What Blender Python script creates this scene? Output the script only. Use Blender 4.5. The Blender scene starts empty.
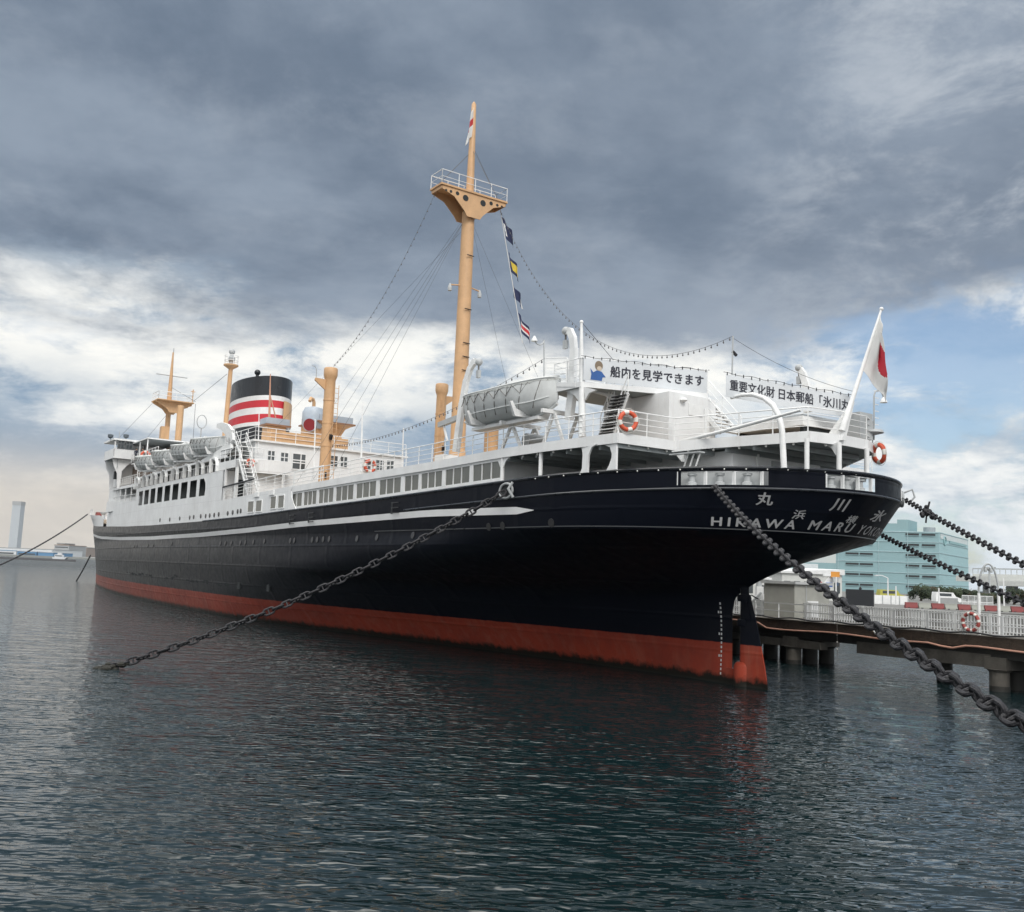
import bpy, bmesh, math, random
import numpy as np
from mathutils import Matrix, Vector
random.seed(7); rng = np.random.default_rng(7)
PI = math.pi
scene = bpy.context.scene
COL = scene.collection

# ------------------------------------------------------------------ camera
FPX, PITCH, ROLL, CAM_H = 950.0, math.radians(6.956), math.radians(2.2906), 4.831
cam_d = bpy.data.cameras.new('camera'); cam = bpy.data.objects.new('camera', cam_d); COL.objects.link(cam)
cam_d.sensor_width = 36.0; cam_d.sensor_fit = 'HORIZONTAL'; cam_d.lens = 36.0 * FPX / 1024.0
cam_d.clip_start = 0.1; cam_d.clip_end = 20000
_F = Vector((0, math.cos(PITCH), math.sin(PITCH))); _r = Vector((1, 0, 0)); _u = _r.cross(_F)
CR = math.cos(ROLL) * _r + math.sin(ROLL) * _u
CU = -math.sin(ROLL) * _r + math.cos(ROLL) * _u
cam.matrix_world = Matrix(((CR.x, CU.x, -_F.x, 0), (CR.y, CU.y, -_F.y, 0), (CR.z, CU.z, -_F.z, CAM_H), (0, 0, 0, 1)))
scene.camera = cam
CC = Vector((0, 0, CAM_H))

# ------------------------------------------------------------------ sky, sun, exposure
SUN_EL, SUN_AZ = math.radians(42), math.radians(160)      # azimuth clockwise from +Y
def build_world():
    w = bpy.data.worlds.new('World'); scene.world = w; w.use_nodes = True
    nt = w.node_tree; N = nt.nodes; L = nt.links
    for n in list(N): N.remove(n)
    def node(t, **k):
        n = N.new(t)
        for a, b in k.items(): setattr(n, a, b)
        return n
    def val(x):
        return x
    def math_(op, a, b=None, c=None, clamp=False):
        n = node('ShaderNodeMath', operation=op, use_clamp=clamp)
        for i, q in enumerate((a, b, c)):
            if q is None: continue
            if isinstance(q, (int, float)): n.inputs[i].default_value = q
            else: L.new(q, n.inputs[i])
        return n.outputs[0]
    def sstep(x, lo, hi):
        n = node('ShaderNodeMapRange', interpolation_type='SMOOTHSTEP')
        L.new(x, n.inputs[0]); n.inputs[1].default_value = lo; n.inputs[2].default_value = hi
        n.inputs[3].default_value = 0; n.inputs[4].default_value = 1
        return n.outputs[0]
    def mixc(f, a, b):
        n = node('ShaderNodeMix', data_type='RGBA')
        if isinstance(f, (int, float)): n.inputs[0].default_value = f
        else: L.new(f, n.inputs[0])
        for i, q in ((6, a), (7, b)):
            if isinstance(q, tuple): n.inputs[i].default_value = (*q, 1)
            else: L.new(q, n.inputs[i])
        return n.outputs[2]
    tc = node('ShaderNodeTexCoord'); sep = node('ShaderNodeSeparateXYZ'); L.new(tc.outputs['Generated'], sep.inputs[0])
    x, y, z = sep.outputs
    zc = math_('MAXIMUM', z, 0.0)
    hlen = math_('SQRT', math_('ADD', math_('MULTIPLY', x, x), math_('MULTIPLY', y, y)))
    hlen = math_('MAXIMUM', hlen, 0.001)
    az = math_('DIVIDE', x, hlen)                                    # sine of azimuth
    den = math_('ADD', zc, 0.22)
    px = math_('DIVIDE', x, den); py = math_('DIVIDE', y, den)
    comb = node('ShaderNodeCombineXYZ'); L.new(px, comb.inputs[0]); L.new(py, comb.inputs[1])
    def noise(scale, detail, rough, off=(0, 0, 0), stretch=(1, 1, 1), src=None, dist=0.0):
        m = node('ShaderNodeMapping'); m.inputs[1].default_value = off; m.inputs[3].default_value = stretch
        L.new(src or comb.outputs[0], m.inputs[0])
        n = node('ShaderNodeTexNoise'); n.inputs['Scale'].default_value = scale; n.inputs['Detail'].default_value = detail
        n.inputs['Roughness'].default_value = rough; n.inputs['Distortion'].default_value = dist
        L.new(m.outputs[0], n.inputs['Vector']); return n.outputs['Fac']
    big = noise(0.55, 6, 0.55, (3.1, 0.7, 0))
    med = noise(1.5, 10, 0.62, (7.3, 2.2, 0), dist=0.1)
    fine = noise(3.4, 10, 0.64, (1.3, 5.2, 0), dist=0.2)
    band = noise(2.7, 10, 0.63, (0.4, 2.0, 3.0), (1.0, 1.0, 3.0), tc.outputs['Generated'], 0.12)     # layered strips near the horizon
    puff = noise(6.5, 10, 0.66, (2.4, 0.3, 1.1), (1.0, 1.0, 2.0), tc.outputs['Generated'], 0.3)
    # the grey deck and its ragged lower edge
    edge = math_('ADD', z, math_('MULTIPLY', math_('SUBTRACT', band, 0.5), 0.30))
    edge = math_('ADD', edge, math_('MULTIPLY', math_('SUBTRACT', med, 0.5), 0.12))
    tilt = math_('MULTIPLY', az, 0.02)
    deck = sstep(math_('SUBTRACT', edge, tilt), 0.205, 0.285)
    dark = mixc(sstep(med, 0.36, 0.66), (0.120, 0.160, 0.220), (0.235, 0.285, 0.355))
    dark = mixc(math_('MULTIPLY', sstep(fine, 0.48, 0.70), 0.35), dark, (0.33, 0.375, 0.435))
    dark = mixc(math_('MULTIPLY', sstep(big, 0.40, 0.66), 0.50), dark, (0.29, 0.335, 0.40))
    rightlift = math_('MULTIPLY', sstep(az, 0.12, 0.50), sstep(math_('ADD', puff, math_('MULTIPLY', med, 0.6)), 0.72, 0.98))
    dark = mixc(math_('MULTIPLY', rightlift, 0.7), dark, (0.50, 0.535, 0.58))
    # clouds below the deck
    low = mixc(sstep(band, 0.44, 0.56), (0.225, 0.315, 0.425), (0.70, 0.72, 0.725))
    low = mixc(math_('MULTIPLY', sstep(puff, 0.46, 0.62), 0.55), low, (0.88, 0.885, 0.87))
    glowband = math_('MULTIPLY', sstep(z, 0.10, 0.17), math_('SUBTRACT', 1.0, sstep(z, 0.22, 0.31)))
    glowband = math_('MULTIPLY', glowband, sstep(fine, 0.34, 0.56))
    low = mixc(math_('MULTIPLY', glowband, 0.85), low, (0.90, 0.885, 0.83))
    strip = math_('MULTIPLY', sstep(z, 0.055, 0.10), math_('SUBTRACT', 1.0, sstep(z, 0.14, 0.21)))
    low = mixc(math_('MULTIPLY', strip, math_('MULTIPLY', sstep(band, 0.62, 0.42), 0.55)), low, (0.20, 0.29, 0.40))
    warm = math_('MULTIPLY', math_('SUBTRACT', 1.0, sstep(z, 0.045, 0.14)), math_('SUBTRACT', 1.0, sstep(az, -0.25, 0.25)))
    low = mixc(math_('MULTIPLY', warm, 0.85), low, (0.60, 0.545, 0.475))
    haze = math_('SUBTRACT', 1.0, sstep(z, 0.0, 0.10))
    low = mixc(math_('MULTIPLY', haze, math_('MULTIPLY', sstep(az, -0.1, 0.4), 0.8)), low, (0.56, 0.63, 0.70))
    cloud = mixc(deck, low, dark)
    # behind the photographer and overhead: a brighter, thinner deck
    back = sstep(y, 0.25, -0.45)
    high = math_('MULTIPLY', sstep(z, 0.55, 0.67), math_('ADD', math_('MULTIPLY', sstep(az, 0.40, -0.20), 0.8), 0.2))      # the thin, sunlit part of the deck high over the harbour
    back = math_('MAXIMUM', back, high)
    cloud = mixc(math_('MULTIPLY', back, 0.8), cloud, mixc(sstep(med, 0.35, 0.65), (0.70, 0.74, 0.80), (1.35, 1.34, 1.3)))
    # the sun itself stands behind thick cloud high over the harbour: a soft bright core above the picture
    GD = Vector((math.sin(math.radians(-16)) * math.cos(math.radians(57)), math.cos(math.radians(-16)) * math.cos(math.radians(57)), math.sin(math.radians(57))))
    dt = node('ShaderNodeVectorMath', operation='DOT_PRODUCT'); L.new(tc.outputs['Generated'], dt.inputs[0]); dt.inputs[1].default_value = GD
    lit = mixc(sstep(med, 0.34, 0.62), (1.1, 1.13, 1.16), (2.7, 2.65, 2.5))
    cloud = mixc(math_('MULTIPLY', sstep(z, 0.555, 0.68), sstep(az, 0.35, -0.15)), cloud, lit)
    core = math_('MULTIPLY', sstep(dt.outputs['Value'], math.cos(math.radians(22)), math.cos(math.radians(6))), sstep(med, 0.34, 0.60))
    cloud = mixc(core, cloud, (5.5, 5.3, 5.0))
    # blue gaps to the right
    gap = math_('MULTIPLY', sstep(az, 0.18, 0.42), sstep(math_('ADD', math_('MULTIPLY', puff, 0.6), math_('MULTIPLY', band, 0.4)), 0.56, 0.44))
    gap = math_('MULTIPLY', gap, math_('SUBTRACT', 1.0, sstep(math_('ADD', z, math_('MULTIPLY', math_('SUBTRACT', fine, 0.5), 0.1)), 0.24, 0.32)))
    gap = math_('MULTIPLY', gap, math_('SUBTRACT', 1.0, back), None, True)
    sky = node('ShaderNodeTexSky', sky_type='NISHITA'); sky.sun_disc = False
    sky.sun_elevation = SUN_EL; sky.sun_rotation = SUN_AZ; sky.air_density = 1.0; sky.dust_density = 1.2
    bs = node('ShaderNodeBackground'); L.new(sky.outputs[0], bs.inputs[0]); bs.inputs[1].default_value = 0.115
    bc = node('ShaderNodeBackground'); L.new(cloud, bc.inputs[0]); bc.inputs[1].default_value = 1.0
    mx = node('ShaderNodeMixShader'); L.new(math_('MULTIPLY', gap, 0.9), mx.inputs[0]); L.new(bc.outputs[0], mx.inputs[1]); L.new(bs.outputs[0], mx.inputs[2])
    out = node('ShaderNodeOutputWorld'); L.new(mx.outputs[0], out.inputs[0])
build_world()
sun_d = bpy.data.lights.new('sun', 'SUN'); sun = bpy.data.objects.new('sun', sun_d); COL.objects.link(sun)
sun_d.energy = 1.5; sun_d.angle = math.radians(22); sun_d.color = (1.0, 0.96, 0.90)
sdir = Vector((math.sin(SUN_AZ) * math.cos(SUN_EL), math.cos(SUN_AZ) * math.cos(SUN_EL), math.sin(SUN_EL)))
sun.rotation_euler = sdir.to_track_quat('Z', 'Y').to_euler()
vs = scene.view_settings; vs.view_transform = 'Standard'; vs.look = 'None'; vs.exposure = 0.28; vs.gamma = 1.0; vs.use_curve_mapping = False

# ------------------------------------------------------------------ surveying helpers (a sight line met with a real plane)
def sight(x, y):
    d = _F + (x - 512) / FPX * CR - (y - 456) / FPX * CU
    return d.normalized()
HEAD = math.radians(34.24)
SO = Vector((11.984, 43.847, 0)); SE = Vector((-math.sin(HEAD), math.cos(HEAD), 0)); SN = Vector((-SE.y, SE.x, 0))
SHIP_M = Matrix(((SE.x, SN.x, 0, SO.x), (SE.y, SN.y, 0, SO.y), (0, 0, 1, 0), (0, 0, 0, 1)))
def to_ship(p):
    q = p - SO; return Vector((q.dot(SE), q.dot(SN), q.z))
def on_v(x, y, v):
    d = sight(x, y); t = (v - (CC - SO).dot(SN)) / d.dot(SN); return to_ship(CC + d * t)
def on_u(x, y, u):
    d = sight(x, y); t = (u - (CC - SO).dot(SE)) / d.dot(SE); return to_ship(CC + d * t)
def at(x, y, Y):
    d = sight(x, y); return CC + d * (Y / d.y)
def on_z(x, y, z):
    d = sight(x, y); return CC + d * ((z - CAM_H) / d.z)
def px_x(p): d = p - CC; return 512 + FPX * d.dot(CR) / d.dot(_F)
def ship_w(u, v, z): return SHIP_M @ Vector((u, v, z))

# ------------------------------------------------------------------ materials
MATS = {}
def mat(name, col, rough=0.55, metal=0.0, var=0.12, vscale=1.2, bump=0.0, bscale=12.0, streak=0.0, streakcol=(0.22, 0.12, 0.06), spec=0.5, coat=0.0, seam=0.0):
    if name in MATS: return MATS[name]
    m = bpy.data.materials.new(name); m.use_nodes = True
    nt = m.node_tree; N = nt.nodes; L = nt.links; b = N['Principled BSDF']
    b.inputs['Roughness'].default_value = rough; b.inputs['Metallic'].default_value = metal
    b.inputs['Specular IOR Level'].default_value = spec; b.inputs['Coat Weight'].default_value = coat
    tc = N.new('ShaderNodeTexCoord')
    n = N.new('ShaderNodeTexNoise'); n.inputs['Scale'].default_value = vscale; n.inputs['Detail'].default_value = 7; n.inputs['Roughness'].default_value = 0.62
    L.new(tc.outputs['Object'], n.inputs['Vector'])
    r = N.new('ShaderNodeMapRange'); r.inputs[1].default_value = 0.3; r.inputs[2].default_value = 0.7
    r.inputs[3].default_value = 1 - var; r.inputs[4].default_value = 1 + var * 0.6
    L.new(n.outputs['Fac'], r.inputs[0])
    mul = N.new('ShaderNodeMix'); mul.data_type = 'RGBA'; mul.blend_type = 'MULTIPLY'; mul.inputs[0].default_value = 1
    mul.inputs[6].default_value = (*col, 1); L.new(r.outputs[0], mul.inputs[7])
    out = mul.outputs[2]
    if streak > 0:
        mp = N.new('ShaderNodeMapping'); mp.inputs[3].default_value = (1.6, 1.6, 0.13); L.new(tc.outputs['Object'], mp.inputs[0])
        s = N.new('ShaderNodeTexNoise'); s.inputs['Scale'].default_value = 2.2; s.inputs['Detail'].default_value = 6; s.inputs['Roughness'].default_value = 0.7
        L.new(mp.outputs[0], s.inputs['Vector'])
        sr = N.new('ShaderNodeMapRange'); sr.inputs[1].default_value = 0.56; sr.inputs[2].default_value = 0.78; sr.inputs[3].default_value = 0; sr.inputs[4].default_value = streak
        L.new(s.outputs['Fac'], sr.inputs[0])
        mx = N.new('ShaderNodeMix'); mx.data_type = 'RGBA'; L.new(sr.outputs[0], mx.inputs[0]); L.new(out, mx.inputs[6]); mx.inputs[7].default_value = (*streakcol, 1)
        out = mx.outputs[2]
    if seam > 0:                                     # welded butts across the plates and one strake between them
        sp = N.new('ShaderNodeSeparateXYZ'); L.new(tc.outputs['Object'], sp.inputs[0]); acc = None
        for ax, per, wd in ((0, 3.3, .045), (2, 1.25, .03)):
            d_ = N.new('ShaderNodeMath'); d_.operation = 'DIVIDE'; L.new(sp.outputs[ax], d_.inputs[0]); d_.inputs[1].default_value = per
            f_ = N.new('ShaderNodeMath'); f_.operation = 'FRACT'; L.new(d_.outputs[0], f_.inputs[0])
            g_ = N.new('ShaderNodeMapRange'); L.new(f_.outputs[0], g_.inputs[0]); g_.inputs[1].default_value = 0; g_.inputs[2].default_value = wd / per; g_.inputs[3].default_value = 1; g_.inputs[4].default_value = 0
            if acc is None: acc = g_.outputs[0]
            else:
                q_ = N.new('ShaderNodeMath'); q_.operation = 'MAXIMUM'; L.new(acc, q_.inputs[0]); L.new(g_.outputs[0], q_.inputs[1]); acc = q_.outputs[0]
        h_ = N.new('ShaderNodeMath'); h_.operation = 'MULTIPLY'; L.new(acc, h_.inputs[0]); h_.inputs[1].default_value = seam
        mx = N.new('ShaderNodeMix'); mx.data_type = 'RGBA'; L.new(h_.outputs[0], mx.inputs[0]); L.new(out, mx.inputs[6]); mx.inputs[7].default_value = (.30, .31, .32, 1); out = mx.outputs[2]
    L.new(out, b.inputs['Base Color'])
    rr = N.new('ShaderNodeMapRange'); rr.inputs[1].default_value = 0.3; rr.inputs[2].default_value = 0.7
    rr.inputs[3].default_value = max(0.02, rough - 0.1); rr.inputs[4].default_value = min(1, rough + 0.12)
    L.new(n.outputs['Fac'], rr.inputs[0]); L.new(rr.outputs[0], b.inputs['Roughness'])
    if bump > 0:
        bn = N.new('ShaderNodeTexNoise'); bn.inputs['Scale'].default_value = bscale; bn.inputs['Detail'].default_value = 5
        L.new(tc.outputs['Object'], bn.inputs['Vector'])
        bp = N.new('ShaderNodeBump'); bp.inputs['Strength'].default_value = bump; bp.inputs['Distance'].default_value = 0.05
        L.new(bn.outputs['Fac'], bp.inputs['Height']); L.new(bp.outputs[0], b.inputs['Normal'])
    MATS[name] = m; return m

WHITE = mat('white_ship_paint', (0.76, 0.77, 0.775), 0.45, var=0.10, vscale=0.9, streak=0.32, streakcol=(0.42, 0.36, 0.29), bump=0.12, bscale=2.5)
SHELLW = mat('white_shell_paint', (0.73, 0.745, 0.755), 0.45, var=0.14, vscale=0.5, streak=0.42, streakcol=(0.40, 0.35, 0.29), bump=0.15, bscale=2.0, seam=0.55)
WHITE2 = mat('white_fittings_paint', (0.79, 0.80, 0.80), 0.42, var=0.12, vscale=2.5)
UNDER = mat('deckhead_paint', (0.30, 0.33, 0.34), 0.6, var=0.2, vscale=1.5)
DECKM = mat('teak_deck', (0.28, 0.22, 0.16), 0.8, var=0.3, vscale=3)
BUFF = mat('buff_mast_paint', (0.59, 0.365, 0.195), 0.5, var=0.14, vscale=1.3, streak=0.25, streakcol=(0.30, 0.15, 0.06))
BLACKP = mat('black_paint', (0.012, 0.014, 0.018), 0.38, var=0.3)
IRON = mat('chain_iron', (0.022, 0.022, 0.026), 0.48, 0.35, var=0.45, vscale=5, bump=0.5, bscale=14, streak=0.0)
WIRE = mat('wire_rope', (0.10, 0.105, 0.115), 0.6, var=0.2)
DARK = mat('dark_opening', (0.018, 0.022, 0.024), 0.7, var=0.2)
GLASS = mat('window_glass', (0.055, 0.065, 0.07), 0.09, var=0.25, vscale=0.6, spec=0.8)
CURTAIN = mat('promenade_glass', (0.125, 0.13, 0.115), 0.14, var=0.35, vscale=0.35, spec=0.7)
CANVAS = mat('boat_canvas', (0.56, 0.575, 0.56), 0.85, var=0.2, vscale=3, bump=0.5, bscale=4)
BOATM = mat('lifeboat_paint', (0.66, 0.68, 0.68), 0.5, var=0.14, vscale=1.2, streak=0.3, streakcol=(0.3, 0.27, 0.22))
ROPE = mat('rope', (0.16, 0.15, 0.14), 0.9, var=0.3)
RED = mat('signal_red', (0.55, 0.03, 0.035), 0.5, var=0.1)
ORANGE = mat('lifebuoy_orange', (0.62, 0.10, 0.045), 0.55, var=0.12, vscale=4)
BUOYW = mat('lifebuoy_white', (0.72, 0.70, 0.66), 0.6, var=0.1)
NAVY = mat('navy_cloth', (0.018, 0.025, 0.075), 0.8, var=0.15)
YELLOW = mat('yellow_cloth', (0.62, 0.47, 0.06), 0.8, var=0.1)
CLOTHW = mat('white_cloth', (0.70, 0.70, 0.69), 0.85, var=0.08)
BANNER = mat('banner_vinyl', (0.62, 0.65, 0.68), 0.6, var=0.07, vscale=0.8)
INK = mat('banner_ink', (0.018, 0.020, 0.035), 0.6, var=0.1)
GREYP = mat('light_grey_paint', (0.42, 0.44, 0.45), 0.5, var=0.15)
CONC = mat('weathered_concrete', (0.125, 0.115, 0.10), 0.9, var=0.4, vscale=1.3, bump=0.6, bscale=5, streak=0.6, streakcol=(0.06, 0.05, 0.04))
CONCD = mat('dark_concrete', (0.035, 0.034, 0.03), 0.7, var=0.4, vscale=1.8, bump=0.6, bscale=6)  # darker concrete for the piles and the girders below the deck
STEELW = mat('galvanised_steel', (0.72, 0.73, 0.73), 0.5, 0.0, var=0.12)
PIPE = mat('salmon_pipe', (0.50, 0.27, 0.20), 0.6, var=0.2)
SKIN = mat('skin', (0.45, 0.27, 0.19), 0.6)

def hull_material():
    m = bpy.data.materials.new('hull_paint'); m.use_nodes = True
    nt = m.node_tree; N = nt.nodes; L = nt.links; b = N['Principled BSDF']
    tc = N.new('ShaderNodeTexCoord'); sp = N.new('ShaderNodeSeparateXYZ'); L.new(tc.outputs['Object'], sp.inputs[0])
    def noise(sc, det=6, stretch=(1, 1, 1)):
        mp = N.new('ShaderNodeMapping'); mp.inputs[3].default_value = stretch; L.new(tc.outputs['Object'], mp.inputs[0])
        n = N.new('ShaderNodeTexNoise'); n.inputs['Scale'].default_value = sc; n.inputs['Detail'].default_value = det; n.inputs['Roughness'].default_value = 0.65
        L.new(mp.outputs[0], n.inputs['Vector']); return n.outputs['Fac']
    def mr(x, a, b_, c, d):
        n = N.new('ShaderNodeMapRange'); L.new(x, n.inputs[0])
        for i, q in enumerate((a, b_, c, d)): n.inputs[i + 1].default_value = q
        return n.outputs[0]
    def mixc(f, a, c):
        n = N.new('ShaderNodeMix'); n.data_type = 'RGBA'
        if isinstance(f, float): n.inputs[0].default_value = f
        else: L.new(f, n.inputs[0])
        for i, q in ((6, a), (7, c)):
            if isinstance(q, tuple): n.inputs[i].default_value = (*q, 1)
            else: L.new(q, n.inputs[i])
        return n.outputs[2]
    def mth(op, a, c):
        n = N.new('ShaderNodeMath'); n.operation = op
        for i, q in ((0, a), (1, c)):
            if isinstance(q, (int, float)): n.inputs[i].default_value = q
            else: L.new(q, n.inputs[i])
        return n.outputs[0]
    big = noise(0.25); fine = noise(2.2, 8); drip = noise(1.1, 7, (1.4, 1.4, 0.12))
    # grey towards the bow: sky sheen put into the colour, along with faded paint
    fade_sheen = mr(sp.outputs[0], 36.0, 92.0, 0.0, 1.0)
    blk = mixc(fade_sheen, (0.0045, 0.006, 0.011), (0.048, 0.050, 0.052))
    blk = mixc(mth('MULTIPLY', mr(big, 0.35, 0.7, 0.0, 0.5), fade_sheen), blk, (0.060, 0.060, 0.058))
    blk = mixc(mth('MULTIPLY', mr(drip, 0.54, 0.72, 0.0, 0.6), fade_sheen), blk, (0.075, 0.060, 0.046))
    wn = N.new('ShaderNodeTexWhiteNoise'); wn.noise_dimensions = '2D'; cmb = N.new('ShaderNodeCombineXYZ')
    prow = mth('FLOOR', mth('DIVIDE', sp.outputs[2], 1.55), 0.0); L.new(mth('FLOOR', mth('DIVIDE', mth('ADD', sp.outputs[0], mth('MULTIPLY', prow, 2.9)), 6.4), 0.0), cmb.inputs[0]); L.new(prow, cmb.inputs[1]); L.new(cmb.outputs[0], wn.inputs['Vector'])
    blk = mixc(mth('MULTIPLY', mr(wn.outputs['Value'], 0.0, 1.0, 0.0, 0.65), fade_sheen), blk, (0.028, 0.030, 0.033))
    red = mixc(mr(fine, 0.35, 0.7, 0.0, 0.6), (0.315, 0.051, 0.028), (0.22, 0.041, 0.026))
    red = mixc(mr(drip, 0.48, 0.70, 0.0, 0.6), red, (0.33, 0.115, 0.08))
    red = mixc(mr(big, 0.46, 0.62, 0.0, 0.45), red, (0.155, 0.034, 0.026))
    zz = mth('ADD', sp.outputs[2], mr(fine, 0.0, 1.0, -0.05, 0.05))
    up = mr(zz, 1.885, 1.915, 0.0, 1.0)
    col = mixc(up, red, blk)
    slime = mth('SUBTRACT', 1.0, mr(mth('ADD', sp.outputs[2], mth('ADD', mr(fine, 0.3, 0.7, -0.16, 0.16), mr(drip, 0.3, 0.7, 0.10, -0.10))), 0.24, 0.52, 0.0, 1.0))
    col = mixc(slime, col, (0.014, 0.013, 0.010))
    # plating seams: thin strakes along the hull, butts across them
    def seam(coord, period, width):
        f = mth('ABSOLUTE', mth('SUBTRACT', mth('FRACT', mth('DIVIDE', coord, period), 0.0), 0.5), 0.0)
        return mr(f, 0.5 - width / period, 0.5, 0.0, 1.0)
    strake = seam(mth('ADD', sp.outputs[2], mth('MULTIPLY', sp.outputs[0], 0.0035)), 1.55, 0.11)
    row = mth('FLOOR', mth('DIVIDE', sp.outputs[2], 1.55), 0.0)
    butt = seam(mth('ADD', sp.outputs[0], mth('MULTIPLY', row, 2.9)), 6.4, 0.34)
    line = mth('MAXIMUM', strake, butt)
    col = mixc(mth('MULTIPLY', mth('MULTIPLY', line, up), mth('MULTIPLY', fade_sheen, 0.95)), col, (0.008, 0.008, 0.010))
    L.new(col, b.inputs['Base Color'])
    L.new(mr(fine, 0.3, 0.7, 0.30, 0.50), b.inputs['Roughness'])
    L.new(mr(sp.outputs[0], 26.0, 85.0, 0.07, 0.36), b.inputs['Specular IOR Level'])
    bp = N.new('ShaderNodeBump'); bp.inputs['Strength'].default_value = 0.35; bp.inputs['Distance'].default_value = 0.08
    L.new(mth('ADD', mth('MULTIPLY', big, 1.2), mth('ADD', mth('MULTIPLY', fine, 0.18), mth('MULTIPLY', line, 0.6))), bp.inputs['Height'])
    L.new(bp.outputs[0], b.inputs['Normal'])
    return m
HULLM = hull_material()

# ------------------------------------------------------------------ mesh builders
class MB:
    def __init__(s): s.v = []; s.f = []; s.m = []; s.mats = []; s.sm = []
    def mi(s, m):
        if m not in s.mats: s.mats.append(m)
        return s.mats.index(m)
    def add(s, vs, fs, m, smooth=False):
        o = len(s.v); k = s.mi(m)
        s.v += [tuple(p) for p in vs]
        for f in fs: s.f.append(tuple(i + o for i in f)); s.m.append(k); s.sm.append(smooth)
    def box(s, lo, hi, m):
        x0, y0, z0 = lo; x1, y1, z1 = hi
        s.add([(x0, y0, z0), (x1, y0, z0), (x1, y1, z0), (x0, y1, z0), (x0, y0, z1), (x1, y0, z1), (x1, y1, z1), (x0, y1, z1)],
              [(0, 3, 2, 1), (4, 5, 6, 7), (0, 1, 5, 4), (1, 2, 6, 5), (2, 3, 7, 6), (3, 0, 4, 7)], m)
    def slab(s, poly, z0, z1, m, mb=None):        # plan polygon (ccw) between two heights; z may be callables of (x, y)
        n = len(poly); g = lambda q, p: q(p[0], p[1]) if callable(q) else q
        vs = [(p[0], p[1], g(z0, p)) for p in poly] + [(p[0], p[1], g(z1, p)) for p in poly]
        s.add(vs, [tuple(range(n, 2 * n))] + [(i, (i + 1) % n, n + (i + 1) % n, n + i) for i in range(n)], m)
        s.add([(p[0], p[1], g(z0, p)) for p in poly], [tuple(range(n - 1, -1, -1))], mb or m)
    def extr(s, poly, d, m):                       # 3-D polygon pushed along d
        n = len(poly); d = Vector(d); a = [Vector(p) for p in poly]
        s.add(a + [p + d for p in a], [tuple(range(n - 1, -1, -1)), tuple(range(n, 2 * n))] + [(i, (i + 1) % n, n + (i + 1) % n, n + i) for i in range(n)], m)
    def tube(s, pts, r, m, seg=6, caps=True):
        pts = [Vector(p) for p in pts]; n = len(pts)
        rs = r if isinstance(r, (list, tuple)) else [r] * n
        vs = []; prev = None
        for i, p in enumerate(pts):
            t = (pts[min(i + 1, n - 1)] - pts[max(i - 1, 0)])
            if t.length < 1e-9: t = Vector((0, 0, 1))
            t.normalize()
            if prev is None:
                a = Vector((0, 0, 1)) if abs(t.z) < 0.9 else Vector((1, 0, 0))
                q = t.cross(a).normalized()
            else:
                q = (prev - t * prev.dot(t)).normalized()
            prev = q; w = t.cross(q)
            for k in range(seg):
                an = 2 * PI * k / seg
                vs.append(p + (q * math.cos(an) + w * math.sin(an)) * rs[i])
        fs = [(i * seg + k, i * seg + (k + 1) % seg, (i + 1) * seg + (k + 1) % seg, (i + 1) * seg + k) for i in range(n - 1) for k in range(seg)]
        if caps: fs += [tuple(range(seg - 1, -1, -1)), tuple(range((n - 1) * seg, n * seg))]
        s.add(vs, fs, m, seg > 5)
    def bar(s, a, b, w, h, m):                     # rectangular bar between two points
        a = Vector(a); b = Vector(b); t = (b - a).normalized()
        up = Vector((0, 0, 1)) if abs(t.z) < 0.95 else Vector((1, 0, 0))
        q = t.cross(up).normalized() * w / 2; k = q.cross(t).normalized() * h / 2
        vs = [a - q - k, a + q - k, a + q + k, a - q + k, b - q - k, b + q - k, b + q + k, b - q + k]
        s.add(vs, [(0, 1, 2, 3), (7, 6, 5, 4), (0, 4, 5, 1), (1, 5, 6, 2), (2, 6, 7, 3), (3, 7, 4, 0)], m)
    def lathe(s, prof, c, m, seg=20, sx=1.0, sy=1.0, cap=True):
        vs = []; n = len(prof)
        for r, z in prof:
            for k in range(seg):
                a = 2 * PI * k / seg; vs.append((c[0] + r * sx * math.cos(a), c[1] + r * sy * math.sin(a), c[2] + z))
        fs = [(i * seg + k, i * seg + (k + 1) % seg, (i + 1) * seg + (k + 1) % seg, (i + 1) * seg + k) for i in range(n - 1) for k in range(seg)]
        if cap: fs += [tuple(range(seg - 1, -1, -1)), tuple(range((n - 1) * seg, n * seg))]
        s.add(vs, fs, m, True)
    def ball(s, c, r, m, seg=12, rings=8, sc=(1, 1, 1)):
        vs = []; 
        for i in range(rings + 1):
            t = PI * i / rings
            for k in range(seg):
                a = 2 * PI * k / seg
                vs.append((c[0] + r * sc[0] * math.sin(t) * math.cos(a), c[1] + r * sc[1] * math.sin(t) * math.sin(a), c[2] + r * sc[2] * math.cos(t)))
        s.add(vs, [(i * seg + k, (i + 1) * seg + k, (i + 1) * seg + (k + 1) % seg, i * seg + (k + 1) % seg) for i in range(rings) for k in range(seg)], m, True)
    def build(s, name, parent=None, mw=None, loc=None, data_only=False):
        me = bpy.data.meshes.new(name); me.from_pydata([tuple(p) for p in s.v], [], s.f)
        for m in s.mats: me.materials.append(m)
        if s.f:
            me.polygons.foreach_set('material_index', s.m); me.polygons.foreach_set('use_smooth', s.sm)
        me.update()
        try: me.set_sharp_from_angle(angle=math.radians(40))
        except Exception: pass
        if data_only: return me
        o = bpy.data.objects.new(name, me); COL.objects.link(o)
        if parent: o.parent = parent
        if mw is not None: o.matrix_world = mw
        if loc is not None: o.location = loc
        return o
def tag(o, label=None, cat=None, group=None, kind=None):
    if label: o['label'] = label
    if cat: o['category'] = cat
    if group: o['group'] = group
    if kind: o['kind'] = kind
    return o
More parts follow.
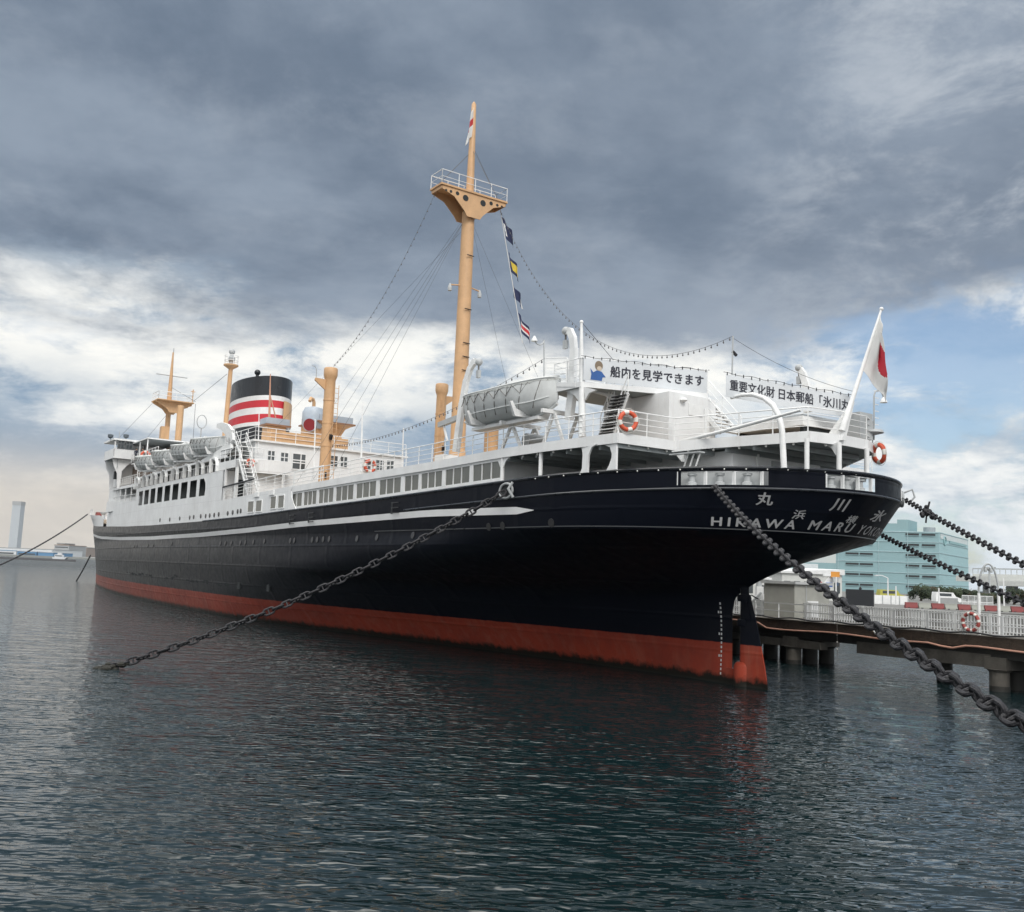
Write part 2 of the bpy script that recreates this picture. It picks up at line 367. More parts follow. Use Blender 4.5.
def empty(name, m, label, cat, group=None):
    o = bpy.data.objects.new(name, None); COL.objects.link(o); o.empty_display_size = 0.3
    if isinstance(m, Matrix): o.matrix_world = m
    else: o.location = m
    return tag(o, label, cat, group)
def link_copy(o, parent, loc=None, mat4=None):
    c = o.copy(); COL.objects.link(c); c.parent = parent
    if mat4 is not None: c.matrix_local = mat4
    if loc is not None: c.location = loc
    return c
def copy_tree(o, parent=None):
    c = o.copy(); COL.objects.link(c); c.parent = parent
    for ch in list(o.children): copy_tree(ch, c)
    return c
def ship_at(u, v, z, rot=None):
    m = SHIP_M @ Matrix.Translation((u, v, z)); return m @ rot if rot else m
def interp(x, xs, ys): return float(np.interp(x, xs, ys))
def text_mesh(body, size, bold=0.0, extrude=0.0, shear=0.0, spacing=1.0):
    cu = bpy.data.curves.new('lettering', 'FONT'); cu.body = body; cu.size = size; cu.extrude = extrude; cu.shear = shear
    cu.space_character = spacing; cu.resolution_u = 4; cu.fill_mode = 'BOTH'
    o = bpy.data.objects.new('lettering', cu); COL.objects.link(o)
    dg = bpy.context.evaluated_depsgraph_get(); dg.update()
    me = bpy.data.meshes.new_from_object(o.evaluated_get(dg))
    v = [tuple(p.co) for p in me.vertices]; f = [tuple(p.vertices) for p in me.polygons]
    bpy.data.objects.remove(o); bpy.data.curves.remove(cu); bpy.data.meshes.remove(me)
    V, Fq = [], []
    for dx, dy, dz in ((0, 0, 0), (bold, 0, .001), (-bold, 0, .002), (0, bold * .7, .003), (0, -bold * .7, .004)):
        n = len(V); V += [(p[0] + dx, p[1] + dy, dz) for p in v]; Fq += [tuple(i + n for i in q) for q in f]
    return V, Fq
# ================================================================== SETTING
def water_mat():
    m = bpy.data.materials.new('harbour_water'); m.use_nodes = True
    nt = m.node_tree; N = nt.nodes; L = nt.links; b = N['Principled BSDF']
    b.inputs['Base Color'].default_value = (0.0045, 0.0135, 0.0155, 1); b.inputs['IOR'].default_value = 1.333
    b.inputs['Roughness'].default_value = 0.025; b.inputs['Specular IOR Level'].default_value = 0.5
    tc = N.new('ShaderNodeTexCoord')
    def nz(sc, st, det, rot=0.0):
        mp = N.new('ShaderNodeMapping'); mp.inputs[3].default_value = st; mp.inputs[2].default_value = (0, 0, rot); L.new(tc.outputs['Object'], mp.inputs[0])
        n = N.new('ShaderNodeTexNoise'); n.inputs['Scale'].default_value = sc; n.inputs['Detail'].default_value = det; n.inputs['Roughness'].default_value = 0.55
        n.inputs['Distortion'].default_value = 0.3
        L.new(mp.outputs[0], n.inputs['Vector']); return n.outputs['Fac']
    a = nz(3.6, (0.60, 1.45, 1), 1.0, 0.16); c = nz(0.62, (0.6, 1.5, 1), 2, -0.12)
    ad = N.new('ShaderNodeMath'); ad.operation = 'MULTIPLY_ADD'; L.new(c, ad.inputs[0]); ad.inputs[1].default_value = 1.6; L.new(a, ad.inputs[2])
    bp = N.new('ShaderNodeBump'); bp.inputs['Strength'].default_value = 0.8
    ln = N.new('ShaderNodeVectorMath'); ln.operation = 'LENGTH'; L.new(tc.outputs['Object'], ln.inputs[0])
    mr = N.new('ShaderNodeMapRange'); L.new(ln.outputs['Value'], mr.inputs[0])        # the open harbour is choppier than the water by the quay
    for i_, q_ in enumerate((16.0, 220.0, 0.055, 0.62)): mr.inputs[i_ + 1].default_value = q_
    L.new(mr.outputs[0], bp.inputs['Distance'])
    rg = N.new('ShaderNodeMapRange'); L.new(ln.outputs['Value'], rg.inputs[0])        # wavelets too small to draw far out roughen the surface instead
    for i_, q_ in enumerate((40.0, 420.0, 0.025, 0.30)): rg.inputs[i_ + 1].default_value = q_
    L.new(rg.outputs[0], b.inputs['Roughness'])
    L.new(ad.outputs[0], bp.inputs['Height']); L.new(bp.outputs[0], b.inputs['Normal'])
    return m
def build_water():
    ang = np.concatenate([np.radians(np.arange(-42, 42, 0.10)), np.radians(np.arange(44, 316, 4.0))])
    rr = [0.5, 2.0, 4.0]
    while rr[-1] < 190: rr.append(rr[-1] * 1.006)
    while rr[-1] < 12000: rr.append(rr[-1] * 1.09)
    rr = np.array(rr); na, nr = len(ang), len(rr)
    A, R = np.meshgrid(ang, rr); X = R * np.sin(A); Y = R * np.cos(A); Z = np.zeros_like(X)
    for i in range(120):
        lam = 0.27 * (7.5 ** ((i / 119.0) ** 1.6)); k = 2 * PI / lam
        th = math.radians(-100) + rng.normal(0, 0.42)
        slope = 0.0155 * (1.0 if lam < 0.7 else (0.7 / lam) ** 0.9)
        amp = slope / k * (0.5 + rng.random())
        sp = R * 0.006; w = np.clip((lam / sp - 2.5) / 3.0, 0, 1)
        # waves come in gusty patches
        g = 0.75 + 0.45 * np.sin(X * 0.11 * rng.normal() + Y * 0.10 * rng.normal() + rng.random() * 7)
        Z += amp * w * g * np.sin(k * (X * math.cos(th) + Y * math.sin(th)) + rng.random() * 2 * PI)
    V = np.stack([X, Y, Z], -1).reshape(-1, 3).astype(np.float32)
    i, j = np.meshgrid(np.arange(nr - 1), np.arange(na), indexing='ij'); j2 = (j + 1) % na
    Fc = np.stack([i * na + j, (i + 1) * na + j, (i + 1) * na + j2, i * na + j2], -1).reshape(-1, 4)[:, ::-1].astype(np.int32)
    me = bpy.data.meshes.new('water'); me.vertices.add(len(V)); me.vertices.foreach_set('co', V.ravel())
    me.loops.add(Fc.size); me.loops.foreach_set('vertex_index', Fc.ravel())
    me.polygons.add(len(Fc)); me.polygons.foreach_set('loop_start', np.arange(0, Fc.size, 4, dtype=np.int32))
    me.update(calc_edges=True); me.polygons.foreach_set('use_smooth', np.ones(len(Fc), bool)); me.materials.append(water_mat())
    o = bpy.data.objects.new('water', me); COL.objects.link(o); tag(o, 'rippled dark green harbour water', 'water', kind='structure')
    if me.polygons[0].normal.z < 0: me.flip_normals()
build_water()
def build_quay():
    me = bpy.data.meshes.new('quay'); P = [(-90, 1.6), (4.5, 1.6), (6.7, 8.0), (6.95, 12.0), (12.7, 14.9), (13.6, 16.9), (26, 24.5), (34, 27.5), (40, 31), (130, 70), (130, -70), (-90, -70)]; n = len(P)
    me.from_pydata([(x, y, -4) for x, y in P] + [(x, y, 2.62) for x, y in P], [], [tuple(range(n, 2 * n))] + [(i, (i + 1) % n, n + (i + 1) % n, n + i) for i in range(n)][::1])
    bm = bmesh.new(); bm.from_mesh(me); bmesh.ops.recalc_face_normals(bm, faces=bm.faces); bm.to_mesh(me); bm.free()
    me.materials.append(CONC); o = bpy.data.objects.new('quay', me); COL.objects.link(o); tag(o, 'concrete quay the picture is taken from', 'quay', kind='structure')
build_quay()

# ================================================================== THE SHIP
ship = empty('ocean_liner', SHIP_M, 'long black hulled ocean liner with white decks, buff masts and striped funnel', 'ship')
ZBU = [-5.3, 0, 9, 26, 36, 46, 58, 76, 90, 110, 125, 153]
ZBZ = [9.46, 9.32, 9.16, 8.78, 8.62, 8.40, 8.28, 8.24, 8.38, 8.80, 9.2, 10.2]
def zb(u): return interp(u, ZBU, ZBZ)
def smooth(x): x = np.clip(x, 0, 1); return x * x * (3 - 2 * x)
def par(x): x = min(max(x, 0.0), 1.0); return 1 - (1 - x) ** 2
def fwd(u, u0, ub):
    return 1.0 if u <= u0 else max(0.0, 1 - ((u - u0) / (ub - u0)) ** 2)
def ell(u, a, b):
    return b if u >= 6 else b * math.sqrt(max(0.0, 1 - ((6 - u) / a) ** 2))
# level: z, aft end, end of the aft zone, half breadth, forward start, stem
def b_deck(u): return ell(u, 11.3, 9.0) * fwd(u, 68, 153)
LEV = [
    (-2.0, 2.15, 12, lambda u: 0.12 * min(1, (u - 2.15) / .3) + 6.9 * smooth((u - 2.15) / 58) * fwd(u, 66, 146), 146),
    (0.0, 2.15, 12, lambda u: 0.14 * min(1, (u - 2.15) / .3) + 7.5 * smooth((u - 2.15) / 56) * fwd(u, 68, 146.5), 146.5),
    (2.0, 2.15, 12, lambda u: 8.3 * (0.55 * smooth((u - 2.1) / 52) + 0.45 * par((u - 2.1) / 50)) * fwd(u, 68, 147.5), 147.5),
    (3.9, 2.05, 11, lambda u: 8.7 * (0.2 * smooth((u - 2.0) / 45) + 0.8 * par((u - 2.0) / 40)) * fwd(u, 67, 148.5), 148.5),
    (4.5, 1.3, 10, lambda u: 8.8 * par((u - 1.3) / 34) ** 0.93 * fwd(u, 67, 149), 149),
    (5.7, -1.3, 8, lambda u: 8.85 * par((u + 1.3) / 21) ** 0.68 * fwd(u, 67, 149.8), 149.8),
    (6.85, -3.75, 6, lambda u: ell(u, 9.75, 8.78) * fwd(u, 67, 151), 151),
    (6.95, -3.85, 6, lambda u: ell(u, 9.85, 8.80) * fwd(u, 67, 151.1), 151.1),
]
def row_pts(i):
    """one port-side row of the shell, aft to forward"""
    pts = []
    top = i - len(LEV)
    for k in range(NC):
        if top < 0: z, ua, ue, fn, ub = LEV[i]
        else: z, ua, ue, fn, ub = None, -5.3, 6, b_deck, 153.5
        if k <= 36:
            u = ua + (ue - ua) * (1 - math.cos(math.radians(2.5 * k)))
        else:
            t = (k - 36) / (NC - 1 - 36); u = ue + (ub - ue) * t
        b = fn(u) if 0 < k < NC - 1 else 0.0
        if top >= 0:
            zt = zb(u); zz = (zt - 0.84, zt - 0.70, zt - 0.14, zt)[top]
            pts.append((u, b, zz))
        else: pts.append((u, b, z))
    return pts
NC = 36 + 70
KEY = [row_pts(i) for i in range(len(LEV) + 4)]
def spline_rows(rows, sub=4):
    """fair the shell between the key waterlines"""
    out = []; n = len(rows)
    for i in range(n - 1):
        p0, p1, p2, p3 = rows[max(i - 1, 0)], rows[i], rows[i + 1], rows[min(i + 2, n - 1)]
        for q in range(sub):
            t = q / sub; r = []
            for k in range(NC):
                c = []
                for d in range(3):
                    z0, z1_, z2, z3 = (rows[max(i - 1, 0)][k][2], p1[k][2], p2[k][2], rows[min(i + 2, n - 1)][k][2])
                    m1 = (p2[k][d] - p0[k][d]) / max(z2 - z0, 1e-6); m2 = (p3[k][d] - p1[k][d]) / max(z3 - z1_, 1e-6); h = z2 - z1_
                    c.append((2 * t ** 3 - 3 * t * t + 1) * p1[k][d] + (t ** 3 - 2 * t * t + t) * h * m1 + (3 * t * t - 2 * t ** 3) * p2[k][d] + (t ** 3 - t * t) * h * m2)
                c[1] = max(c[1], 0.0); r.append(tuple(c))
            out.append(r)
    return out + [rows[-1]]
ROWS = spline_rows(KEY[:7]) + KEY[7:]; NLEV = len(ROWS) - 4
TOPROW = ROWS[-1]; LIPROW = ROWS[NLEV]
def phi_k(k): return 2.5 * k
OPEN_P = [(31, 51), (-1, 15)]; OPEN_S = [(28, 48)]         # openings in the bulwark, in degrees round the stern (port positive)
def build_hull():
    mb = MB(); nr = len(ROWS)
    for side in (1, -1):
        vs = [(u, b * side, z) for r in ROWS for (u, b, z) in r]
        fs = []
        for i in range(nr - 1):
            for k in range(NC - 1):
                if i == nr - 3 and k < 36:
                    a = (phi_k(k) + 1.25)
                    if side == 1 and any(lo < a < hi for lo, hi in OPEN_P): continue
                    if side == -1 and (any(lo < a < hi for lo, hi in OPEN_S) or a < 1.3): continue
                q = (i * NC + k, i * NC + k + 1, (i + 1) * NC + k + 1, (i + 1) * NC + k)
                fs.append(q if side == -1 else q[::-1])
        mb.add(vs, fs, HULLM, True)
    return mb.build('hull', ship)
hull = build_hull()
def outline(row, k0, k1, side=1, off=0.0, dz=0.0):
    pts = []
    for k in range(k0, k1 + 1):
        u, b, z = row[k]; pts.append((u, side * b, z + dz))
    return pts
def both(row, k1, dz=0.0): return list(reversed(outline(row, 1, k1, -1, dz=dz))) + outline(row, 0, k1, 1, dz=dz)
BLKTRIM = mat('black_trim_paint', (0.018, 0.021, 0.027), 0.3, var=0.2)
m_ = MB(); m_.tube(both(TOPROW, 60), 0.075, BLKTRIM, 6); m_.build('bulwark_rail', hull)
m_ = MB(); m_.tube(both(LIPROW, 42), 0.05, mat('rubbing_strip', (0.045, 0.05, 0.058), 0.3), 6); m_.build('rubbing_strip', hull)
m_ = MB(); m_.tube(both(ROWS[NLEV - 1], 44), 0.028, mat('knuckle_strip', (0.05, 0.055, 0.06), 0.35), 5); m_.build('knuckle_strip', hull)
def hull_b(u, z):
    """half breadth of the shell at a height"""
    pr = []
    for r in ROWS:
        us = [p[0] for p in r]; pr.append((interp(u, us, [p[2] for p in r]), interp(u, us, [p[1] for p in r]), us[0] - 1e-6 <= u))
    zs = [p[0] for p in pr]; bs = [p[1] if p[2] else 0.0 for p in pr]
    return interp(z, zs, bs)
# white band along the side, pointed at its after end
def build_stripe():
    mb = MB(); us = [6.2, 7.6] + list(np.linspace(9, 147, 70)); zt = lambda u: interp(u, [6, 16, 34, 46, 58, 76, 95, 115, 150], [7.92, 8.05, 7.80, 7.50, 7.27, 7.10, 7.2, 7.55, 8.8])
    for side in (1, -1):
        vs = []
        for n, u in enumerate(us):
            w = 0.02 if n == 0 else (0.35 if n == 1 else 0.36)
            c = zt(u) - 0.21
            for z in (c + w / 2, c - w / 2):
                b = hull_b(u, z) + 0.03; vs.append((u, side * b, z))
        fs = [(2 * i, 2 * i + 1, 2 * i + 3, 2 * i + 2) for i in range(len(us) - 1)]
        mb.add(vs, fs if side == 1 else [f[::-1] for f in fs], mat('stripe_white', (0.82, 0.82, 0.82), 0.6, var=0.06))
    return mb.build('hull_stripe', hull)
build_stripe()
def stern_pt(phi, z, off=0.02):
    """point on the shell round the stern, phi in degrees from the tip (port positive), z between knuckle and rail"""
    t = min(max((z - 6.95) / (8.55 - 6.95), 0), 1); a = 9.85 + 1.45 * t; b = 8.80 + 0.20 * t; p = math.radians(phi)
    n = Vector((-math.cos(p) / a, math.sin(p) / b, 0)).normalized()
    return Vector((6 - a * math.cos(p), b * math.sin(p), z)) + n * off
def stern_up(phi, z, off=0.02):
    """like stern_pt, but climbing straight up the shell from the knuckle instead of sliding round it"""
    p = math.radians(phi); base = Vector((6 - 9.85 * math.cos(p), 8.80 * math.sin(p), 0)); n = Vector((-math.cos(p) / 9.85, math.sin(p) / 8.80, 0)).normalized()
    t = min(max((z - 6.95) / (8.55 - 6.95), 0), 1); a = 9.85 + 1.45 * t; b = 8.80 + 0.20 * t
    lo, hi = 0.0, 3.0
    for _ in range(30):
        m = (lo + hi) / 2; q = base + n * m
        if ((6 - q.x) / a) ** 2 + (q.y / b) ** 2 < 1: lo = m
        else: hi = m
    q = base + n * lo; return Vector((q.x, q.y, z)) + n * off
def phi_at(px, z):
    return min(np.arange(-40, 70, .1), key=lambda f: abs(px_x(ship_w(*stern_up(f, z))) - px) if True else 0)
def hull_text(body, px0, px1, z0, h, bold=0.02, name='hull_lettering'):
    """wraps lettering round the stern between two surveyed points"""
    phi0, phi1 = phi_at(px0, z0), (phi_at(px1, z0) if px1 > 90 else px1)
    vs, fs = text_mesh(body, 1.0, bold * .8, 0.0, 0.0, 1.45)
    xs = [v[0] for v in vs]; ys = [v[1] for v in vs]; x0, x1 = min(xs), max(xs); y0, y1 = min(ys), max(ys)
    pts = [stern_up(phi0 + (phi1 - phi0) * (v[0] - x0) / (x1 - x0), z0 + h * (v[1] - y0) / (y1 - y0), 0.03 + v[2]) for v in vs]
    mb = MB(); mb.add(pts, fs, mat('lettering_white', (0.55, 0.55, 0.56), 0.6, var=0.2)); return mb.build(name, hull)
hull_text('HIKAWA', 711, 794, 7.05, 0.36, 0.03)
hull_text('MARU', 807, 849, 7.07, 0.38, 0.03)
hull_text('YOKOHAMA', 855, -36, 7.06, 0.38, 0.02)
hull_text('丸', 755, 772, 7.93, 0.50, 0.03)
hull_text('川', 828, 843, 7.86, 0.50, 0.03)
hull_text('氷', 868, 879, 7.62, 0.50, 0.03)
hull_text('浜', 791, 803, 7.46, 0.36, 0.02)
hull_text('横', 844, 853.5, 7.45, 0.31, 0.02)
# draught marks beside the stern post
m_ = MB(); mk = mat('mark_white', (0.62, 0.63, 0.63), 0.6)
for i in range(17):
    z = 0.45 + i * 0.205; u = 2.70; w = 0.17 if (i % 5 == 4) else 0.085
    b = hull_b(u, z) + 0.02
    for j in range(2 if w > 0.1 else 1):
        uu = u + j * 0.12; bb = hull_b(uu, z) + 0.02
        vs = [(uu, hull_b(uu, z - .05) + .02, z - 0.055), (uu + 0.075, hull_b(uu + .075, z - .05) + .02, z - 0.055), (uu + 0.075, hull_b(uu + .075, z + .05) + .02, z + 0.055), (uu, hull_b(uu, z + .05) + .02, z + 0.055)]
        m_.add(vs, [(3, 2, 1, 0)], mk)
m_.build('draught_marks', hull)
# rudder, stock and pintles
def build_rudder():
    mb = MB(); sec = [(1.62, 0.05), (1.4, 0.20), (0.95, 0.15), (0.45, 0.07)]
    zz = [-2.0, 0.0, 1.0, 2.0, 3.0, 4.0, 4.6]; tr = [-0.25, 0.0, 0.2, 0.45, 0.72, 1.05, 1.35]
    vs = []
    for z, t in zip(zz, tr):
        ring = [(u if u > t + .4 else t + .2, h) for u, h in sec] ; ring = [(max(u, t + 0.1 + 0.02 * i), h) for i, (u, h) in enumerate(ring)]
        vs += [(u, h, z) for u, h in ring] + [(t, 0.03, z), (t, -0.03, z)] + [(u, -h, z) for u, h in reversed(ring)]
    n = len(vs) // len(zz)
    fs = [(i * n + k, i * n + (k + 1) % n, (i + 1) * n + (k + 1) % n, (i + 1) * n + k) for i in range(len(zz) - 1) for k in range(n)] + [tuple(range((len(zz) - 1) * n, len(zz) * n))]
    mb.add(vs, fs, HULLM)
    r = mb.build('rudder', ship)
    m2 = MB(); m2.lathe([(0.20, -2), (0.20, 4.9)], (1.42, 0, 0), HULLM, 14); m2.lathe([(0.42, -1), (0.42, 0.9), (0.34, 1.05), (0.26, 1.1)], (1.5, 0, 0), HULLM, 16)
    for z in (2.9, 4.05): m2.lathe([(0.30, z - .16), (0.34, z), (0.30, z + .16)], (1.45, 0, 0), HULLM, 14)
    m2.build('rudder_stock', r)
    m3 = MB(); m3.box((1.5, -0.18, 0.0), (2.4, 0.18, 0.75), HULLM); m3.build('rudder_gudgeon', r)
build_rudder()
# main deck inside the bulwark
def build_deck():
    mb = MB(); k1 = NC - 1
    P = [(u, b - 0.06, z + 0.02) for (u, b, z) in LIPROW]
    vs = [(u, max(b, 0), z) for u, b, z in P] + [(u, -max(b, 0), z) for u, b, z in P]
    n = len(P); fs = [(i, n + i, n + i + 1, i + 1) for i in range(n - 1)]
    mb.add(vs, fs, mat('main_deck_paint', (0.16, 0.17, 0.165), 0.8, var=0.25)); return mb.build('main_deck', ship)
build_deck()
# portholes, scuppers and freeing ports on the port side
pm = MB(); pm.lathe([(0.20, 0), (0.20, 0.03), (0.13, 0.03)], (0, 0, 0), mat('porthole_rim', (0.022, 0.022, 0.024), 0.35), 12); pm.lathe([(0.13, 0.012)], (0, 0, 0), DARK, 12, cap=False)
pm.add([(0.14 * math.cos(2 * PI * k / 12), 0.14 * math.sin(2 * PI * k / 12), 0.02) for k in range(12)], [tuple(range(12))], DARK)
pmesh = pm.build('porthole', data_only=True)
def side_norm(u, z):
    b = hull_b(u, z); db = (hull_b(u + .5, z) - hull_b(u - .5, z)); dz = hull_b(u, z + .2) - hull_b(u, z - .2)
    return b, Vector((-db, 1.0, -dz / .4)).normalized()
def porthole(u, z, parent=None, v=None, sc=1.0):
    o = bpy.data.objects.new('porthole', pmesh); COL.objects.link(o); o.parent = parent or hull
    if v is None: b, n = side_norm(u, z); p = Vector((u, b + 0.015, z))
    else: n = Vector((0, 1, 0)); p = Vector((u, v, z))
    o.matrix_local = Matrix.Translation(p) @ n.to_track_quat('Z', 'Y').to_matrix().to_4x4() @ Matrix.Scale(sc, 4)
for px, py in [(132, 546), (135, 546), (148, 545.5), (154, 545), (173, 544), (222, 543.6), (227, 543.4), (233, 543.2), (242, 543), (247, 542.7), (255, 542.3), (266, 541.6), (292, 540.8), (296, 540.6), (314, 539.9), (319, 539.7), (325, 539.4), (331, 539.2), (359, 538.8), (379, 537.5), (415, 535.3), (491, 527), (505, 526), (553, 523)]:
    p = on_v(px, py, 8.7); porthole(p.x, p.z)
m_ = MB()
for px, py, w in [(128, 573, 1.6), (137, 574, 2.2), (146, 575, 1.2), (152, 576, 1.0), (174, 578, 1.2), (180, 576, 0.6), (196, 581, 1.5), (209, 582, 1.1), (228, 585, 1.2)]:
    p = on_v(px, py, 8.2); b, n = side_norm(p.x, p.z)
    for q in range(5):
        du = (random.random() - .5) * w * 2.5; dz = random.random() * .22 - .1; ww = w * (0.2 + random.random() * .5)
        pts = []
        for a in range(7):
            an = 2 * PI * a / 7; uu = p.x + du + math.cos(an) * ww * (.6 + .4 * random.random()); z2 = p.z + dz + math.sin(an) * 0.10 * (.4 + random.random())
            pts.append((uu, hull_b(uu, z2) + 0.012, z2))
        m_.add(pts, [tuple(range(6, -1, -1))], DARK)
m_.build('scuffed_paint', hull)
for px, py in [(242, 583), (268, 585)]:
    p = on_v(px, py, 8.2); m_ = MB(); b = hull_b(p.x, p.z); m_.box((p.x - .28, b - .1, p.z - .5), (p.x + .28, b + .02, p.z + .5), DARK); m_.build('side_port', hull)
for px, py in [(290, 519.5), (309, 517.5), (392, 508)]:
    p = on_v(px, py, 9.0); m_ = MB(); b = hull_b(p.x, p.z)
    m_.box((p.x - .12, b - .1, p.z - .35), (p.x + .12, b + .02, p.z + .35), DARK)
    for q in range(3): m_.bar((p.x - .1, b + .1, p.z + .3 - q * .3), (p.x - 1.0, b + .1, p.z + .3 - q * .3), .05, .05, BLACKP)
    m_.build('pilot_step', hull)
# fairlead housings at the openings, fairlead for the port chain
def fairlead(phi0, phi1, nroll):
    mb = MB(); zt = lambda ph: zb(6 - 11.3 * math.cos(math.radians(ph)))
    N_ = 12
    for q in range(N_):       # inner lining; its back is greyed, putting the recess's shade into the colour
        a, c = phi0 + (phi1 - phi0) * q / N_, phi0 + (phi1 - phi0) * (q + 1) / N_
        pa, pc = stern_pt(a, zt(a) - .70, -0.55), stern_pt(c, zt(c) - .70, -0.55)
        mb.add([pa, pc, pc + Vector((0, 0, .58)), pa + Vector((0, 0, .58))], [(0, 1, 2, 3)], GREYP)
        oa, oc = stern_pt(a, zt(a) - .70, -.02), stern_pt(c, zt(c) - .70, -.02)
        mb.add([oa, oc, pc, pa], [(0, 1, 2, 3)], WHITE2)
    for q in range(nroll):
        a = phi0 + (phi1 - phi0) * (q + .5) / nroll; p = stern_pt(a, zt(a) - .70, -.28)
        mb.lathe([(.20, 0), (.20, .12), (.13, .16), (.13, .38), (.20, .42), (.20, .5)], p, GREYP, 12)
    for q in range(nroll + 1):
        a = phi0 + (phi1 - phi0) * q / nroll; p = stern_pt(a, zt(a) - .70, -.05)
        mb.bar(p, p + Vector((0, 0, .56)), .07, .14, WHITE2)
    mb.build('mooring_fairlead', hull)
fairlead(31.5, 51, 3); fairlead(-1, 15, 3); fairlead(-28, -48, 3)
p_ch1 = on_v(507, 492, 9.0)
m_ = MB(); m_.tube([(p_ch1.x + .55 * math.cos(t), 9.06, p_ch1.z + .05 + .36 * math.sin(t)) for t in np.linspace(0, 2 * PI, 19)], .06, GREYP, 8); m_.add([(p_ch1.x + .5 * math.cos(t), 9.025, p_ch1.z + .05 + .33 * math.sin(t)) for t in np.linspace(0, 2 * PI, 17)[:-1]], [tuple(range(15, -1, -1))], DARK)
m_.tube([(p_ch1.x - .75, 9.2, p_ch1.z + .42), (p_ch1.x - .62, 9.35, p_ch1.z + .1), (p_ch1.x - .75, 9.15, p_ch1.z - .3)], .07, GREYP, 8)
m_.build('chain_fairlead', hull)
p_ch3 = stern_pt(-31, 8.85, .05)
m_ = MB(); n3 = (stern_pt(-31, 8.85, .5) - stern_pt(-31, 8.85, 0)).normalized(); t3 = n3.cross(Vector((0, 0, 1)))
m_.tube([p_ch3 + t3 * .42 * math.cos(t) + Vector((0, 0, .30 * math.sin(t))) for t in np.linspace(0, 2 * PI, 17)], .09, GREYP, 8)
m_.tube([p_ch3 + n3 * .1 + Vector((0, 0, .3)), p_ch3 + n3 * .45 + Vector((0, 0, .45)), p_ch3 + n3 * .55 + Vector((0, 0, .1)), p_ch3 + n3 * .3 + Vector((0, 0, -.2))], .05, GREYP, 6); m_.build('chain_fairlead', hull)
# forecastle: white flared bulwark right forward
def build_forecastle():
    mb = MB(); us = np.linspace(112, 153.5, 22)
    for side in (1, -1):
        vs = []
        for u in us:
            t = (u - 112) / 41.5; b0 = b_deck(u); z0 = zb(u)
            z1 = z0 + interp(t, [0, 0.15, 1], [1.0, 1.6, 1.8]); u1 = u + 3.5 * t ** 3; b1 = b0 + 0.9 * t ** 2 * (1 - t) * 3
            vs += [(u, side * b0, z0), (u + 1.2 * t ** 3, side * (b0 * .6 + b1 * .4), z0 * .6 + z1 * .4), (u1, side * b1, z1)]
        n = len(us); fs = [(3 * i + j, 3 * i + j + 1, 3 * i + j + 4, 3 * i + j + 3) for i in range(n - 1) for j in range(2)]
        mb.add(vs, fs if side == -1 else [f[::-1] for f in fs], WHITE, True)
        if side == 1: P = [vs[3 * i + 2] for i in range(n)]
    mb.add([(p[0], p[1] - .05, p[2] - .6) for p in P] + [(p[0], -p[1] + .05, p[2] - .6) for p in P], [(i, len(P) + i, len(P) + i + 1, i + 1) for i in range(len(P) - 1)], DECKM)
    f = mb.build('forecastle', ship)
    m2 = MB(); m2.lathe([(.45, 0), (.35, .2), (.25, .7), (.5, 1.0), (.5, 1.2)], (146, 0, 11.1), GREYP, 14); m2.box((150, -.8, 11.2), (151.2, .3, 12.4), mat('winch_red_brown', (0.25, 0.06, 0.05), .6)); m2.build('windlass', f)
    m3 = MB(); tops = P
    m3.tube([(p[0], p[1], p[2] + .9) for p in tops[10:]], .04, WHITE2, 5)
    for p in tops[10:]: m3.bar(p, (p[0], p[1], p[2] + .9), .05, .05, WHITE2)
    m3.build('railing', f)
build_forecastle()
